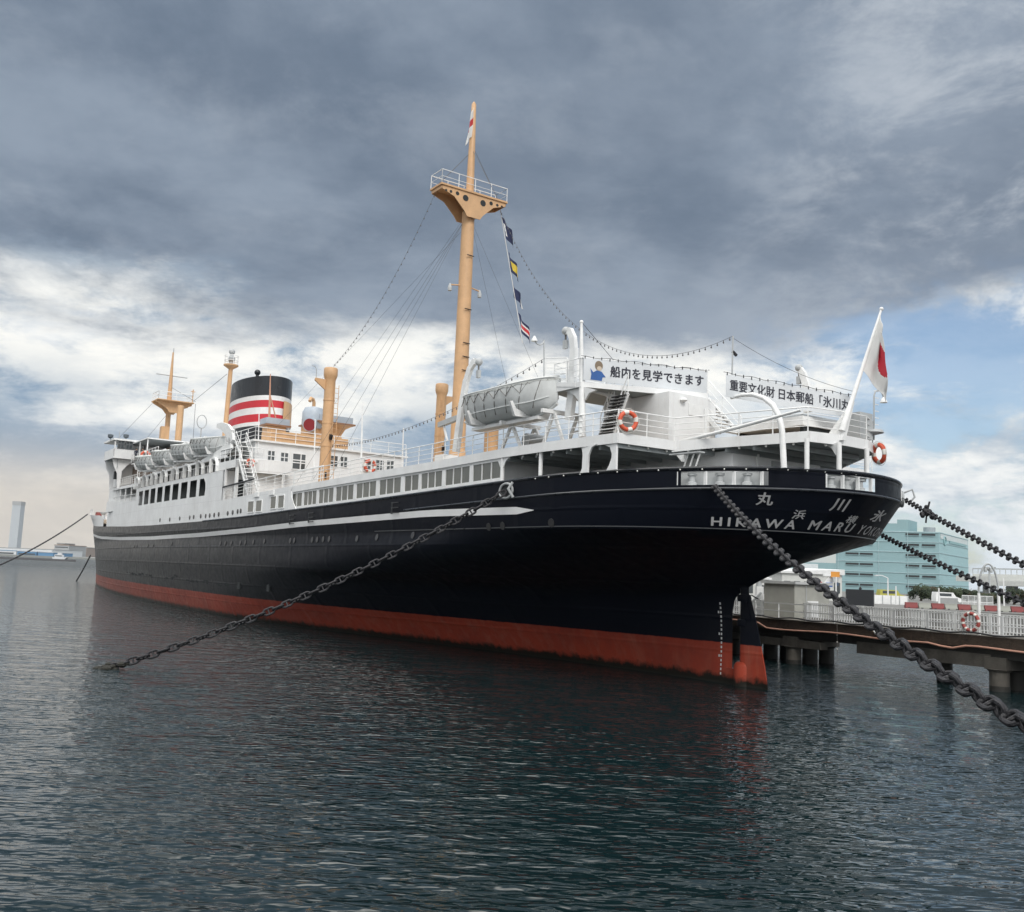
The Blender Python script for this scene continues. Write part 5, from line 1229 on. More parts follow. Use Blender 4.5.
# ------------------------------------------------------------------ lifebuoys
def ring_mesh(R, r, wraps=4, om=None):
    o = MB(); w = MB(); seg = 48
    for part, mb, m in ((0, o, om or ORANGE), (1, w, BUOYW)):
        for q in range(wraps):
            a0 = 2 * PI * q / wraps + (.0 if part == 0 else 2 * PI / wraps * .66); a1 = 2 * PI * q / wraps + (2 * PI / wraps * .66 if part == 0 else 2 * PI / wraps)
            mb.tube([(R * math.cos(t), R * math.sin(t), 0) for t in np.linspace(a0, a1, 8)], r * (1.0 if part == 0 else 1.04), m, 10)
    g = MB(); g.tube([((R + r * 1.2 + .05 * abs(math.sin(2 * t))) * math.cos(t), (R + r * 1.2 + .05 * abs(math.sin(2 * t))) * math.sin(t), 0) for t in np.linspace(0, 2 * PI, 41)], .012, BUOYW, 5)
    return o, w, g
def lifebuoy(mw, label, R=.34, r=.085, om=None, wraps=4):
    t = empty('lifebuoy', mw, label, 'lifebuoy')
    o, w, g = ring_mesh(R, r, wraps, om)
    for q, nm in ((o, 'ring'), (w, 'white_band'), (g, 'grab_line')): q.build(nm, t)
    return t
def facing(p, d, roll=0.3):
    return Matrix.Translation(p) @ Vector(d).to_track_quat('Z', 'Y').to_matrix().to_4x4() @ Matrix.Rotation(roll, 4, 'Z')
W = lambda v: SHIP_M @ Vector(v)
AFT = -SE; PORT = SN
lifebuoy(facing(W(on_u(628, 421, .62)), AFT * .95 + PORT * .3, .5), 'orange and white lifebuoy on the after deck railing beside the dark ladder', .37, .095)
lifebuoy(facing(W(on_u(879, 453.5, -4.7)), AFT * .3 - PORT * .8 + Vector((0, 0, .1)), .2), 'orange lifebuoy on the starboard end of the stern, under the signal platform', .38, .10)
lifebuoy(facing(W(on_u(370, 466, UH - .2)), AFT, .1), 'red lifebuoy on the white midship house, right of the port kingpost', .5, .14)
lifebuoy(facing(W(on_u(145.5, 456, 90)), AFT, .4), 'lifebuoy on the bridge wing near the two dark clothed people', .5, .14)
lifebuoy(facing(W(on_v(250.5, 463, 7.9)), AFT * .8 + PORT * .5, .2), 'lifebuoy at the foot of the steep ladder by the curved balcony', .30, .09)
# ------------------------------------------------------------------ banners
def banner(name, A, B, hgt, body, x0f, x1f, hf, yf, label, extra=None, gap=1.0, bold=.025):
    """cloth panel from A (left top) to B (right top), hung from a wire; ship coordinates"""
    A, B = Vector(A), Vector(B); d = B - A; Ln = d.length; ex = d.normalized(); dn = Vector((0, 0, -1)); nr = ex.cross(dn).normalized()
    if nr.x > 0: nr = -nr
    mid_ = W(A + dn * hgt); t = empty(name, Matrix.Translation(mid_), label, 'banner')
    P = lambda a, b, off=0.0: W(A + ex * (a * Ln) + dn * (b * hgt) + nr * (.015 * math.sin(a * 23) + .05 * math.sin(a * 7.3 + 1) * b * (1 - b) * 2 + off)) - mid_
    n = 40; mb = MB(); vs = []
    for off in (0, -.012):
        for j in range(5):
            for i in range(n + 1): vs.append(P(i / n, j / 4, off))
    q = (n + 1) * 5; fs = []
    for j in range(4):
        for i in range(n):
            a = j * (n + 1) + i; f = (a, a + 1, a + n + 2, a + n + 1); fs += [f, tuple(x + q for x in f[::-1])]
    mb.add(vs, fs, BANNER); mb.build('cloth', t)
    vt, ft = text_mesh(body, 1.0, bold, 0, 0, gap); xs = [p[0] for p in vt]; ys = [p[1] for p in vt]; xa, xb, ya, yb = min(xs), max(xs), min(ys), max(ys)
    l = MB(); l.add([P(x0f + (x1f - x0f) * (p[0] - xa) / (xb - xa), yf + hf * (1 - (p[1] - ya) / (yb - ya)), .012) for p in vt], ft, INK); l.build('lettering', t)
    w = MB(); w.tube([W(A + ex * (a * Ln) + Vector((0, 0, .05 + .03 * math.cos(a * 30)))) - mid_ for a in np.linspace(-.02, 1.02, 30)], .013, WIRE, 5)
    for a in np.linspace(.01, .99, 16): 
        p = W(A + ex * (a * Ln)) - mid_; w.tube([p + Vector((0, 0, .09)), p + Vector((0, 0, -.04))], .022, IRON, 5)
    w.build('support_wire', t)
    if extra: extra(P, t)
    return t
def figure_patch(P, t):
    mb = MB(); blue = mat('banner_blue', (.03, .11, .34), .6); brown = mat('banner_brown', (.20, .15, .10), .6); cream = mat('banner_cream', (.55, .47, .38), .6)
    def disc(cx, cy, rx, ry, m, off, n=16): mb.add([P(cx + rx * math.cos(a), cy + ry * math.sin(a), off) for a in np.linspace(0, 2 * PI, n + 1)[:-1]], [tuple(range(n))], m)
    disc(.118, .30, .032, .22, brown, .012); disc(.122, .42, .020, .10, cream, .014)
    mb.add([P(a, b, .013) for a, b in ((.05, .45), (.075, .62), (.10, .52), (.14, .55), (.175, .78), (.15, .80), (.145, .96), (.055, .95), (.06, .70))], [tuple(range(9))], blue); mb.build('printed_picture', t)
banner('banner', (3.16, 8.68, 14.46), (1.22, 2.92, 14.42), 1.02, '船内を見学できます', .21, .97, .52, .22, 'white banner with nine large dark characters and a small blue picture', figure_patch, 1.08, .03)
banner('banner', (-1.66, 4.75, 13.58), (-4.40, .05, 12.93), .98, '重要文化財 日本郵船「氷川丸', .03, 1.0, .50, .20, 'longer white banner with small dark characters between the thin post and the flag', None, 1.0, .022)
# ------------------------------------------------------------------ flags
def cloth_obj(name, rows, mats_fn, parent, thick=.012):
    """rows: grid of world points; double sided"""
    nr, nc = len(rows), len(rows[0]); mb = MB()
    for i in range(nr - 1):
        for j in range(nc - 1):
            q = [rows[i][j], rows[i][j + 1], rows[i + 1][j + 1], rows[i + 1][j]]; mb.add(q, [(0, 1, 2, 3)], mats_fn((i + .5) / (nr - 1), (j + .5) / (nc - 1)), True)
    o = mb.build(name, parent); s = o.modifiers.new('thick', 'SOLIDIFY'); s.thickness = thick; return o
def ensign():
    a, b = fs0.lerp(fs1, .975), fs0.lerp(fs1, .50); lo = on_u(887, 402, -6.2); base = W(b)
    t = empty('flag', Matrix.Translation(base), 'white flag with a red disc drooping from the slanted staff at the stern', 'flag')
    rows = []; nr, nc = 44, 30
    topfly = on_u(882.3, 332, -6.2)
    for i in range(nr + 1):
        h = i / nr; hp = a.lerp(b, h); fe = topfly.lerp(lo, h ** .95); row = []
        for j in range(nc + 1):
            f = j / nc; p = hp.lerp(fe, f ** .92); p = p + Vector((0, 0, -.35 * math.sin(PI * f) * (1 - h) * .3))
            fold = math.sin(f * 9 + h * 4.0) * .16 * f + math.sin(h * 11 - f * 3) * .06 * f
            row.append(W(p) + _F * fold * 1.6 + CR * fold * .12 - base)
        rows.append(row)
    redm = mat('flag_red', (.52, .018, .04), .8)
    cloth_obj('flag_cloth', rows, lambda h, f: redm if ((h - .45) / .26) ** 2 + ((f - .78) / .27) ** 2 < 1 else CLOTHW, t)
ensign()
def signal_flags():
    A, B = Vector((28.25, -2.75, 31.9)), on_v(522.5, 343, -3.2); base = W(B)
    t = empty('signal_flag_hoist', Matrix.Translation(base), 'hoist of four limp navy, white, yellow and red signal flags below the main mast crosstree', 'signal flags')
    at_ = lambda k: W(A.lerp(B, k)) - base
    l = MB(); l.tube([at_(k) for k in np.linspace(0, 1, 12)], .022, BUOYW, 4); l.build('halyard', t)
    def flag(k0, k1, fn, w, ph):
        rows = []; p0, p1 = at_(k0), at_(k1); ex = (CR * .9 + _F * .3).normalized()
        for i in range(15):
            h = i / 14; p = p0.lerp(p1, h); row = []
            for j in range(11):
                f = j / 10; ww = w * f; row.append(p + ex * (ww * .52 + .10 * math.sin(f * 8 + ph + h * 2)) + _F * (.14 * math.cos(f * 9 + ph) * f) + Vector((0, 0, -ww * .66)))
            rows.append(row)
        cloth_obj('signal_flag', rows, fn, t)
    flag(.06, .20, lambda h, f: CLOTHW if .35 < h < .8 and f < .5 else NAVY, 1.5, 0)
    flag(.33, .46, lambda h, f: YELLOW if abs(h - .5) < .28 and f > .35 else NAVY, 1.5, 1.2)
    flag(.57, .67, lambda h, f: CLOTHW if f > .9 else NAVY, 1.35, 2.2)
    flag(.78, .90, lambda h, f: RED if .35 < h < .62 and f > .3 else (CLOTHW if .2 < h < .78 and f > .2 else NAVY), 1.7, .5)
signal_flags()
def house_flag():
    A, B = Vector((27.9, .22, 38.9)), Vector((27.9, .26, 36.6)); base = W(B); t = empty('house_flag', Matrix.Translation(base), 'limp red and white flag wrapped close to the main mast top', 'flag')
    rows = []
    for i in range(13):
        h = i / 12; p = W(A.lerp(B, h)) - base; row = []
        for j in range(9):
            f = j / 8; row.append(p + CR * (-.42 * f * (.4 + .6 * h) + .05 * math.sin(7 * f + 3 * h)) + Vector((0, 0, -.7 * f)) + _F * .07 * math.cos(6 * f))
        rows.append(row)
    cloth_obj('flag_cloth', rows, lambda h, f: RED if .3 < h < .62 else CLOTHW, t)
house_flag()
# ------------------------------------------------------------------ strings of lamps
bmb = MB(); bmb.lathe([(.03, .0), (.05, -.05), (.05, -.16), (.10, -.22), (.09, -.32), (.02, -.38)], (0, 0, 0), mat('bulb_dark', (.10, .10, .10), .3), 8); bulb_me = bmb.build('bulb', data_only=True)
def lamp_string(A, B, sag, n, label, sc=1.0, r=.022):
    A, B = W(A), W(B); t = empty('lamp_string', Matrix.Translation(A), label, 'string lights')
    f = lambda k: A.lerp(B, k) - Vector((0, 0, sag * 4 * k * (1 - k))) - A
    m = MB(); m.tube([f(k) for k in np.linspace(0, 1, 40)], r, WIRE, 4); m.build('cable', t)
    for i in range(n):
        o = bpy.data.objects.new('bulb', bulb_me); COL.objects.link(o); o.parent = t; o.location = f((i + .5) / n); o.scale = (sc, sc, sc)
    return t
lamp_string((28.25, -2.8, 31.8), lp[1], 4.6, 62, 'long sagging string of lamps from the main mast crosstree down to the stern post', .40, .011)
lamp_string((28.25, 2.8, 31.8), (39.7, 4.9, 20.5), 1.3, 34, 'string of lamps from the main mast crosstree to the port kingpost top', .42, .011)
lamp_string((40.2, 4.4, 14.2), on_v(545, 358, 8.7), .9, 56, 'low string of lamps running from the port kingpost past the covered lifeboat', .42, .011)
# ------------------------------------------------------------------ chains
def link_mesh(Lk, Wd, r):
    mb = MB(); hw, hl = Wd / 2 - r, Lk / 2 - Wd / 2; pts = []
    for t in np.linspace(-PI / 2, PI / 2, 8): pts.append((hl + hw * math.cos(t), hw * math.sin(t), 0))
    for t in np.linspace(PI / 2, 3 * PI / 2, 8): pts.append((-hl + hw * math.cos(t), hw * math.sin(t), 0))
    pts = pts + [pts[0], pts[1]]; mb.tube(pts, r, IRON, 8, False); mb.tube([(0, -hw, 0), (0, hw, 0)], [r * .75, r * .75], IRON, 6); return mb
LINK = link_mesh(.60, .37, .052).build('link', data_only=True); PITCH_L = .60 - 4 * .052 + .03
def to_quay(A, B):
    d = B - A; return A + d * ((2.70 - A.z) / d.z)          # carried on in the same line until it meets the quay
def chain(A, B, sag, label, name='mooring_chain', junk=None, sc=1.0, maxn=100, roll=.12):
    A, B = Vector(A), Vector(B); t = empty(name, Matrix.Translation(B if B.z < A.z else A), label, 'chain'); base = B if B.z < A.z else A
    f = lambda k: A.lerp(B, k) - Vector((0, 0, sag * 4 * k * (1 - k)))
    ks = np.linspace(0, 1, 400); P = [f(k) for k in ks]; cum = [0.0]
    for i in range(1, 400): cum.append(cum[-1] + (P[i] - P[i - 1]).length)
    n = min(maxn, int(cum[-1] / (PITCH_L * sc)))
    for i in range(n):
        k = float(np.interp((i + .5) * cum[-1] / n, cum, ks)); p = f(k); tg = (f(min(1, k + .002)) - f(max(0, k - .002))).normalized()
        zf = Vector((0, -1, .12)); zf = (zf - tg * zf.dot(tg)).normalized(); yf = zf.cross(tg)
        q = Matrix((tg, yf, zf)).transposed().to_4x4() @ Matrix.Rotation((PI / 2 if i % 2 else 0) + random.uniform(-.16, .16) + roll, 4, 'X')
        o = bpy.data.objects.new('link', LINK); COL.objects.link(o); o.parent = t; s = sc * cum[-1] / n / (PITCH_L * sc)
        o.matrix_local = Matrix.Translation(p - base) @ q @ Matrix.Diagonal((sc * s, sc, sc, 1))
    if junk: junk(f, base, t)
    return t, f
def weed(f, base, t):
    mb = MB(); m = mat('weed_clump', (.02, .02, .016), .9, bump=.8, bscale=15)
    for i in range(26):
        k = 1 - .055 * random.random() ** 1.3; p = f(k) - base; mb.ball((p.x + random.gauss(0, .10), p.y + random.gauss(0, .10), p.z + random.gauss(.0, .07)), random.uniform(.08, .2), m, 7, 5, (1.2, 1.2, .7))
    for i in range(9):
        p = f(.985) - base; mb.ball((p.x - random.random() * 1.3, p.y + random.gauss(0, .15), random.gauss(-.01, .02)), random.uniform(.06, .14), m, 7, 5, (1.8, 1, .5))
    mb.build('seaweed', t)
C1A = W((p_ch1.x, 9.12, p_ch1.z)); C1B = on_z(97, 671.5, -.12)
chain(C1A, C1B, .75, 'long dark mooring chain from the port side into the water, weedy at its foot', junk=weed)
pc2 = stern_pt(42.5, 8.62, .12); C2A = W(pc2); C2B = to_quay(C2A, CC + sight(1062, 742) * ((12.6) / sight(1062, 742).y))
ch2, f2 = chain(C2A, C2B, .55, 'thickest black mooring chain, crossing in front of the stern to the lower right', sc=.86, roll=.55)
C3A = W(p_ch3 + n3 * .1); C3B = to_quay(C3A, CC + sight(1100, 600) * (24 / sight(1100, 600).y))
def shackle(f, base, t):
    m = MB(); p = f(.13) - base
    for i in range(9): m.ball((p.x + random.gauss(0, .10), p.y + random.gauss(0, .10), p.z + random.gauss(0, .12)), random.uniform(.08, .15), IRON, 8, 6)
    m.tube([p, p + Vector((.12, 0, .45))], .04, IRON, 6); m.tube([p, p + Vector((-.05, 0, -.45))], .035, IRON, 6); m.build('shackle', t)
chain(C3A, C3B, .12, 'upper dark chain from the stern rail to the right, with a lumpy shackle', junk=shackle, sc=.70)
C4A = W(stern_pt(-50, 7.55, .1)); C4B = to_quay(C4A, CC + sight(1100, 632) * (24 / sight(1100, 632).y))
chain(C4A, C4B, .15, 'lower of the two dark chains running right, in front of the teal warehouse', sc=.70)
def bow_chain(A, B, sag, label):
    mb = MB(); A, B = Vector(A), Vector(B); n = max(6, int((B - A).length / .55))
    for i in range(n):
        k0, k1 = i / n, (i + 1) / n; p0, p1 = (A.lerp(B, k) - A - Vector((0, 0, sag * 4 * k * (1 - k))) for k in (k0, k1)); w = .13 if i % 2 else .085
        mb.tube([p0.lerp(p1, -.15), p1.lerp(p0, -.15)], w, IRON, 5)
    o = mb.build('mooring_chain', mw=Matrix.Translation(A)); return tag(o, label, 'chain')
tip = W((156.4, .6, 12.2)); bow_chain(tip, on_z(-60, 588, 0), 1.2, 'long thin chain from the bow tip out to the left edge of the harbour')
bow_chain(W((148.5, 1.0, 4.8)), on_z(76, 581.5, -.1), .2, 'short steep chain from the bow down into the water')
# ------------------------------------------------------------------ people on the bridge deck
def person(p, h, coat, trousers, hair, face, label, pose=0):
    """figure standing at p (world), facing direction face"""
    J = {'pel': (0, 0, .52), 'ch': (0, .01, .72), 'nk': (0, .0, .835), 'hd': (0, .015, .90), 'tp': (0, .01, .975)}
    V = [(0, 0, .52), (0, .01, .62), (0, .0, .74), (0, 0, .83), (0, .012, .885), (0, .01, .95)]; E = [(0, 1), (1, 2), (2, 3), (3, 4), (4, 5)]; R = [(.085, .065), (.08, .06), (.10, .065), (.034, .034), (.052, .06), (.046, .05)]
    for s in (1, -1):
        i = len(V); V += [(s * .05, 0, .49), (s * .055, .012, .27), (s * .06, -.01, .04), (s * .065, .06, .015)]; E += [(0, i), (i, i + 1), (i + 1, i + 2), (i + 2, i + 3)]; R += [(.052, .055), (.036, .038), (.024, .026), (.022, .016)]
        i = len(V); V += [(s * .11, 0, .79), (s * .135, -.01, .63), (s * .12, .08 if pose == 0 else .03, .50), (s * .115, .11 if pose == 0 else .04, .455)]; E += [(2, i), (i, i + 1), (i + 1, i + 2), (i + 2, i + 3)]; R += [(.035, .035), (.027, .027), (.02, .02), (.018, .022)]
    me = bpy.data.meshes.new('person'); me.from_pydata([Vector(v) * h for v in V], E, []); o = bpy.data.objects.new('person', me); COL.objects.link(o)
    o.modifiers.new('skin', 'SKIN'); 
    for k, r in enumerate(R): me.skin_vertices[0].data[k].radius = (r[0] * h, r[1] * h)
    me.skin_vertices[0].data[0].use_root = True
    sb = o.modifiers.new('sub', 'SUBSURF'); sb.levels = 1; sb.render_levels = 1
    dg = bpy.context.evaluated_depsgraph_get(); dg.update(); m2 = bpy.data.meshes.new_from_object(o.evaluated_get(dg)); bpy.data.objects.remove(o)
    for m in (coat, trousers, SKIN): m2.materials.append(m)
    m2.polygons.foreach_set('material_index', [2 if (c.center.z > .835 * h or (c.center.z < .485 * h and abs(c.center.x) > .1 * h)) else (1 if c.center.z < .47 * h else 0) for c in m2.polygons]); m2.polygons.foreach_set('use_smooth', [True] * len(m2.polygons))
    ob = bpy.data.objects.new('person', m2); COL.objects.link(ob); ob.matrix_world = Matrix.Translation(p) @ Matrix.Rotation(face, 4, 'Z'); tag(ob, label, 'person')
    hm = MB(); hm.ball((0, -.008 * h, .945 * h), .06 * h, hair, 10, 8, (.95, 1.05, .8)); hm.build('hair', ob)
    return ob
DKC = mat('dark_coat', (.025, .03, .05), .85); BLKH = mat('dark_hair', (.015, .012, .01), .6); GRYC = mat('grey_trousers', (.05, .05, .055), .9)
pb = on_u(136, 456, 94.5); person(W((94.5, pb.y, 16.6)), 1.74, DKC, GRYC, BLKH, HEAD + PI, 'taller person in a dark coat on the bridge deck, left of the other')
pb2 = on_u(142.5, 454, 93.0); person(W((93.0, pb2.y, 16.6)), 1.66, mat('black_coat', (.015, .015, .017), .85), GRYC, BLKH, HEAD + 2.4, 'person in black on the bridge deck just above the lifebuoy', 1)
# ------------------------------------------------------------------ gull on the near chain
def gull():
    p = Vector((20.37, 52.74, 2.115)) + Vector((.0, -.05, 0))
    mb = MB(); gw = mat('gull_white', (.72, .72, .70), .8); gg = mat('gull_grey', (.32, .34, .36), .8)
    V = [(-.30, 0, .16), (-.17, 0, .17), (0, 0, .17), (.11, 0, .20), (.16, 0, .27), (.19, 0, .30), (.235, 0, .29)]; Rr = [.012, .05, .085, .07, .042, .047, .02]
    mb.tube(V, Rr, gw, 10); 
    for s in (1, -1): mb.tube([(.0, s * .03, .10), (.02, s * .03, 0)], .009, mat('gull_leg', (.5, .25, .1), .6), 5)
    o = mb.build('gull', mw=Matrix.Translation(p) @ Matrix.Rotation(math.radians(160), 4, 'Z') @ Matrix.Scale(.95, 4)); tag(o, 'white gull with grey wings perched on the salmon pipe along the pier edge', 'gull')
    w = MB()
    for s in (1, -1): w.ball((-.07, s * .065, .19), .1, gg, 10, 6, (2.0, .32, .55))
    w.build('wing', o); b = MB(); b.tube([(.225, 0, .292), (.285, 0, .278)], [.014, .003], mat('gull_beak', (.6, .35, .05), .5), 6); b.build('beak', o)
def proj_x(p):
    d = p - CC; return 512 + FPX * d.dot(CR) / d.dot(_F)
gull()
# ================================================================== PIER AND SHORE
PA = Vector((24.2, 47.0, 0)); PD = Vector((-.5216, .8532, 0)); PN = Vector((.8532, .5216, 0))
def pp(s, n, z): return PA + PD * s + PN * n + Vector((0, 0, z))
PW = 3.7
def build_pier():
    base = pp(0, 0, 0); t = empty('pier', Matrix.Translation(base), 'weathered concrete and timber pier on dark piles right of the stern', 'pier'); L_ = lambda s, n, z: pp(s, n, z) - base
    def beam(mb, s0, s1, n0, n1, z0, z1, m):
        c = [L_(s, n, z) for z in (z0, z1) for s, n in ((s0, n0), (s1, n0), (s1, n1), (s0, n1))]
        mb.add(c, [(0, 1, 2, 3), (7, 6, 5, 4), (0, 4, 5, 1), (1, 5, 6, 2), (2, 6, 7, 3), (3, 7, 4, 0)], m)
    d = MB(); s = -22.0
    while s < 62:
        l = random.uniform(2.0, 3.4); beam(d, s, s + l - .012, -.05, PW, 2.42, 2.62 + random.uniform(-.012, .012), CONC); s += l
    d.build('deck_slab', t)
    TIM = mat('tarred_timber', (.050, .036, .026), .85, var=.5, vscale=2.0, bump=.7, bscale=7, streak=.5, streakcol=(.11, .07, .045)); g = MB(); s = -22.0
    while s < 62:
        l = random.uniform(3.4, 5.2); beam(g, s, s + l - .015, -.16, -.06, 2.02 + random.uniform(-.02, .02), 2.60, TIM); s += l
    beam(g, -22, 62, .12, .45, 1.55, 2.42, CONCD); beam(g, -22, 62, PW - .45, PW - .1, 1.55, 2.42, CONCD); beam(g, -22, 62, 1.6, 1.9, 1.6, 2.42, CONCD); g.build('timber_fender', t)
    def bent(s, wide=1.0):
        c = MB(); beam(c, s - .55, s + .55, -.05, PW + .1, 1.02, 1.62, CONC); cb = c.build('pile_cap', t)
        for n in (.32, 1.75, 3.25):
            m = MB(); m.lathe([(.47, -3), (.47, .25)], L_(s, n, 0), CONCD, 14); m.lathe([(.46, .2), (.46, .9), (.62, 1.05)], L_(s, n, 0), CONC if n < 1 else CONCD, 14); m.build('pile', t)
    for s in (-14, -7, .3, 13.3, 16.5, 19.8, 29, 38, 47): bent(s)
    c = MB(); beam(c, .6, 8.5, .05, .6, 1.08, 1.72, CONC); beam(c, 11.0, 17.5, -.02, .6, 1.02, 1.45, CONC); c.build('edge_beam', t)
    m = MB(); m.lathe([(.40, -3), (.40, 1.2)], L_(4.2, 1.7, 0), CONCD, 14); m.build('pile', t)
    p = MB(); pts = []
    for s in np.linspace(-22, 40, 90):
        dz = -.22 * math.exp(-((s - 2.6) / .7) ** 2) + .05 * math.sin(s * .8); pts.append(L_(s, -.28, 2.05 + dz + (.25 if s > 15.5 else 0)))
    p.tube(pts, .055, PIPE, 8); p.build('salmon_pipe', t)
    h = MB(); h.tube([L_(s, -.2, 2.66 + .10 * math.sin(s * 1.1) ** 2) for s in np.linspace(-20, 30, 90)], .045, BLACKP, 6); h.build('black_hose', t)
    lad = MB(); q = L_(9.6, -.25, 0); lad.tube([q + Vector((0, 0, 2.6)), q + Vector((.02, 0, .7))], .015, ROPE, 5)
    for z in (1.2, 1.6, 2.0): lad.ball(q + Vector((0, 0, z)), .045, BUOYW, 6, 5)
    lad.build('hanging_rope', t)
    return t
build_pier()
# white barred fence panels, one object each
def fence_panel():
    mb = MB(); Lp = 2.0
    for x in (0.03, Lp - .03): mb.bar((x, 0, 0), (x, 0, 1.22), .07, .07, STEELW)
    for z in (.12, .62, 1.18): mb.bar((0, 0, z), (Lp, 0, z), .05, .06, STEELW)
    for k in range(1, 11): mb.bar((Lp * k / 11, 0, .12), (Lp * k / 11, 0, 1.18), .035, .035, STEELW)
    return mb.build('fence_panel', data_only=True)
fpm = fence_panel()
def panel(name, p, d, label, group, sc=(1, 1, 1)):
    o = bpy.data.objects.new(name, fpm); COL.objects.link(o); o.matrix_world = Matrix.Translation(p) @ Matrix.Rotation(math.atan2(d.y, d.x), 4, 'Z') @ Matrix.Diagonal((*sc, 1)); return tag(o, label, 'fence', group)
for k in range(-8, 22):
    if 6 <= k < 8: continue
    panel('fence_panel', pp(k * 2.03, .10, 2.62), PD, 'white barred railing panel along the near edge of the pier', 'near edge pier railings', (1, 1, .84))
for k in range(-8, 26):
    panel('fence_panel', pp(k * 2.03 + .7, PW - .15, 2.62), PD, 'white barred railing panel along the far edge of the pier', 'far edge pier railings', (1, 1, .84))
# low white handrail frame where the panels stop
m_ = MB(); b = pp(12.2, .1, 2.62)
for s in (0, 2.1, 4.0): m_.bar(PD * s, PD * s + Vector((0, 0, .95)), .06, .06, WHITE2)
for z in (.5, .95): m_.bar(Vector((0, 0, z)), PD * 4.0 + Vector((0, 0, z)), .05, .06, WHITE2)
tag(m_.build('handrail', mw=Matrix.Translation(b)), 'low plain white handrail on the pier in front of the grey booth', 'handrail')
q = on_z(971, 637, 2.62); ph = pp(1.55, -.02, 3.25)
lifebuoy(facing(ph, -PN, .3), 'faded red lifebuoy ring hung on the white pier fence', .42, .09, mat('faded_red', (.36, .075, .065), .7, var=.3, vscale=6), 8)
# grey booth, white machinery
def grey_booth():
    p = at(796, 612, 63.5); t = empty('pier_booth', Matrix.Translation((p.x, 63.5, 2.62)) @ Matrix.Rotation(math.atan2(PD.y, PD.x) - PI / 2, 4, 'Z'), 'grey flat roofed booth on the pier behind the black chain', 'booth')
    m = MB(); g = mat('booth_grey', (.34, .34, .31), .7, var=.15, streak=.3); m.box((-1.6, -1.3, 0), (1.7, 1.3, 2.15), g); m.box((-.55, -1.33, .1), (-.50, -1.3, 2.1), GREYP); m.build('wall', t)
    m = MB(); m.box((-1.75, -1.5, 2.15), (1.85, 1.5, 2.32), mat('booth_roof', (.45, .46, .46), .6)); m.build('roof', t)
    m = MB(); m.box((-.4, -1.34, .05), (.6, -1.3, 1.1), WHITE2); m.build('panel', t)
grey_booth()
def machinery():
    p = at(758, 606, 66); t = empty('gangway_machinery', Matrix.Translation((p.x, 66, 2.62)), 'white gangway machinery standing on the pier just right of the rudder', 'machinery')
    m = MB(); m.box((-.5, -.4, 0), (.35, .4, 1.0), WHITE2); m.box((-.15, -.3, 1.0), (.3, .3, 1.9), WHITE2); m.lathe([(.2, 0), (.2, .35)], (.05, 0, 1.9), GREYP, 12); m.build('body', t)
    m = MB(); m.bar((-.9, -.45, .4), (.1, -.45, 1.5), .14, .14, GREYP); m.bar((-.6, -.5, 1.3), (.5, -.5, .7), .08, .08, IRON); m.build('arm', t)
machinery()
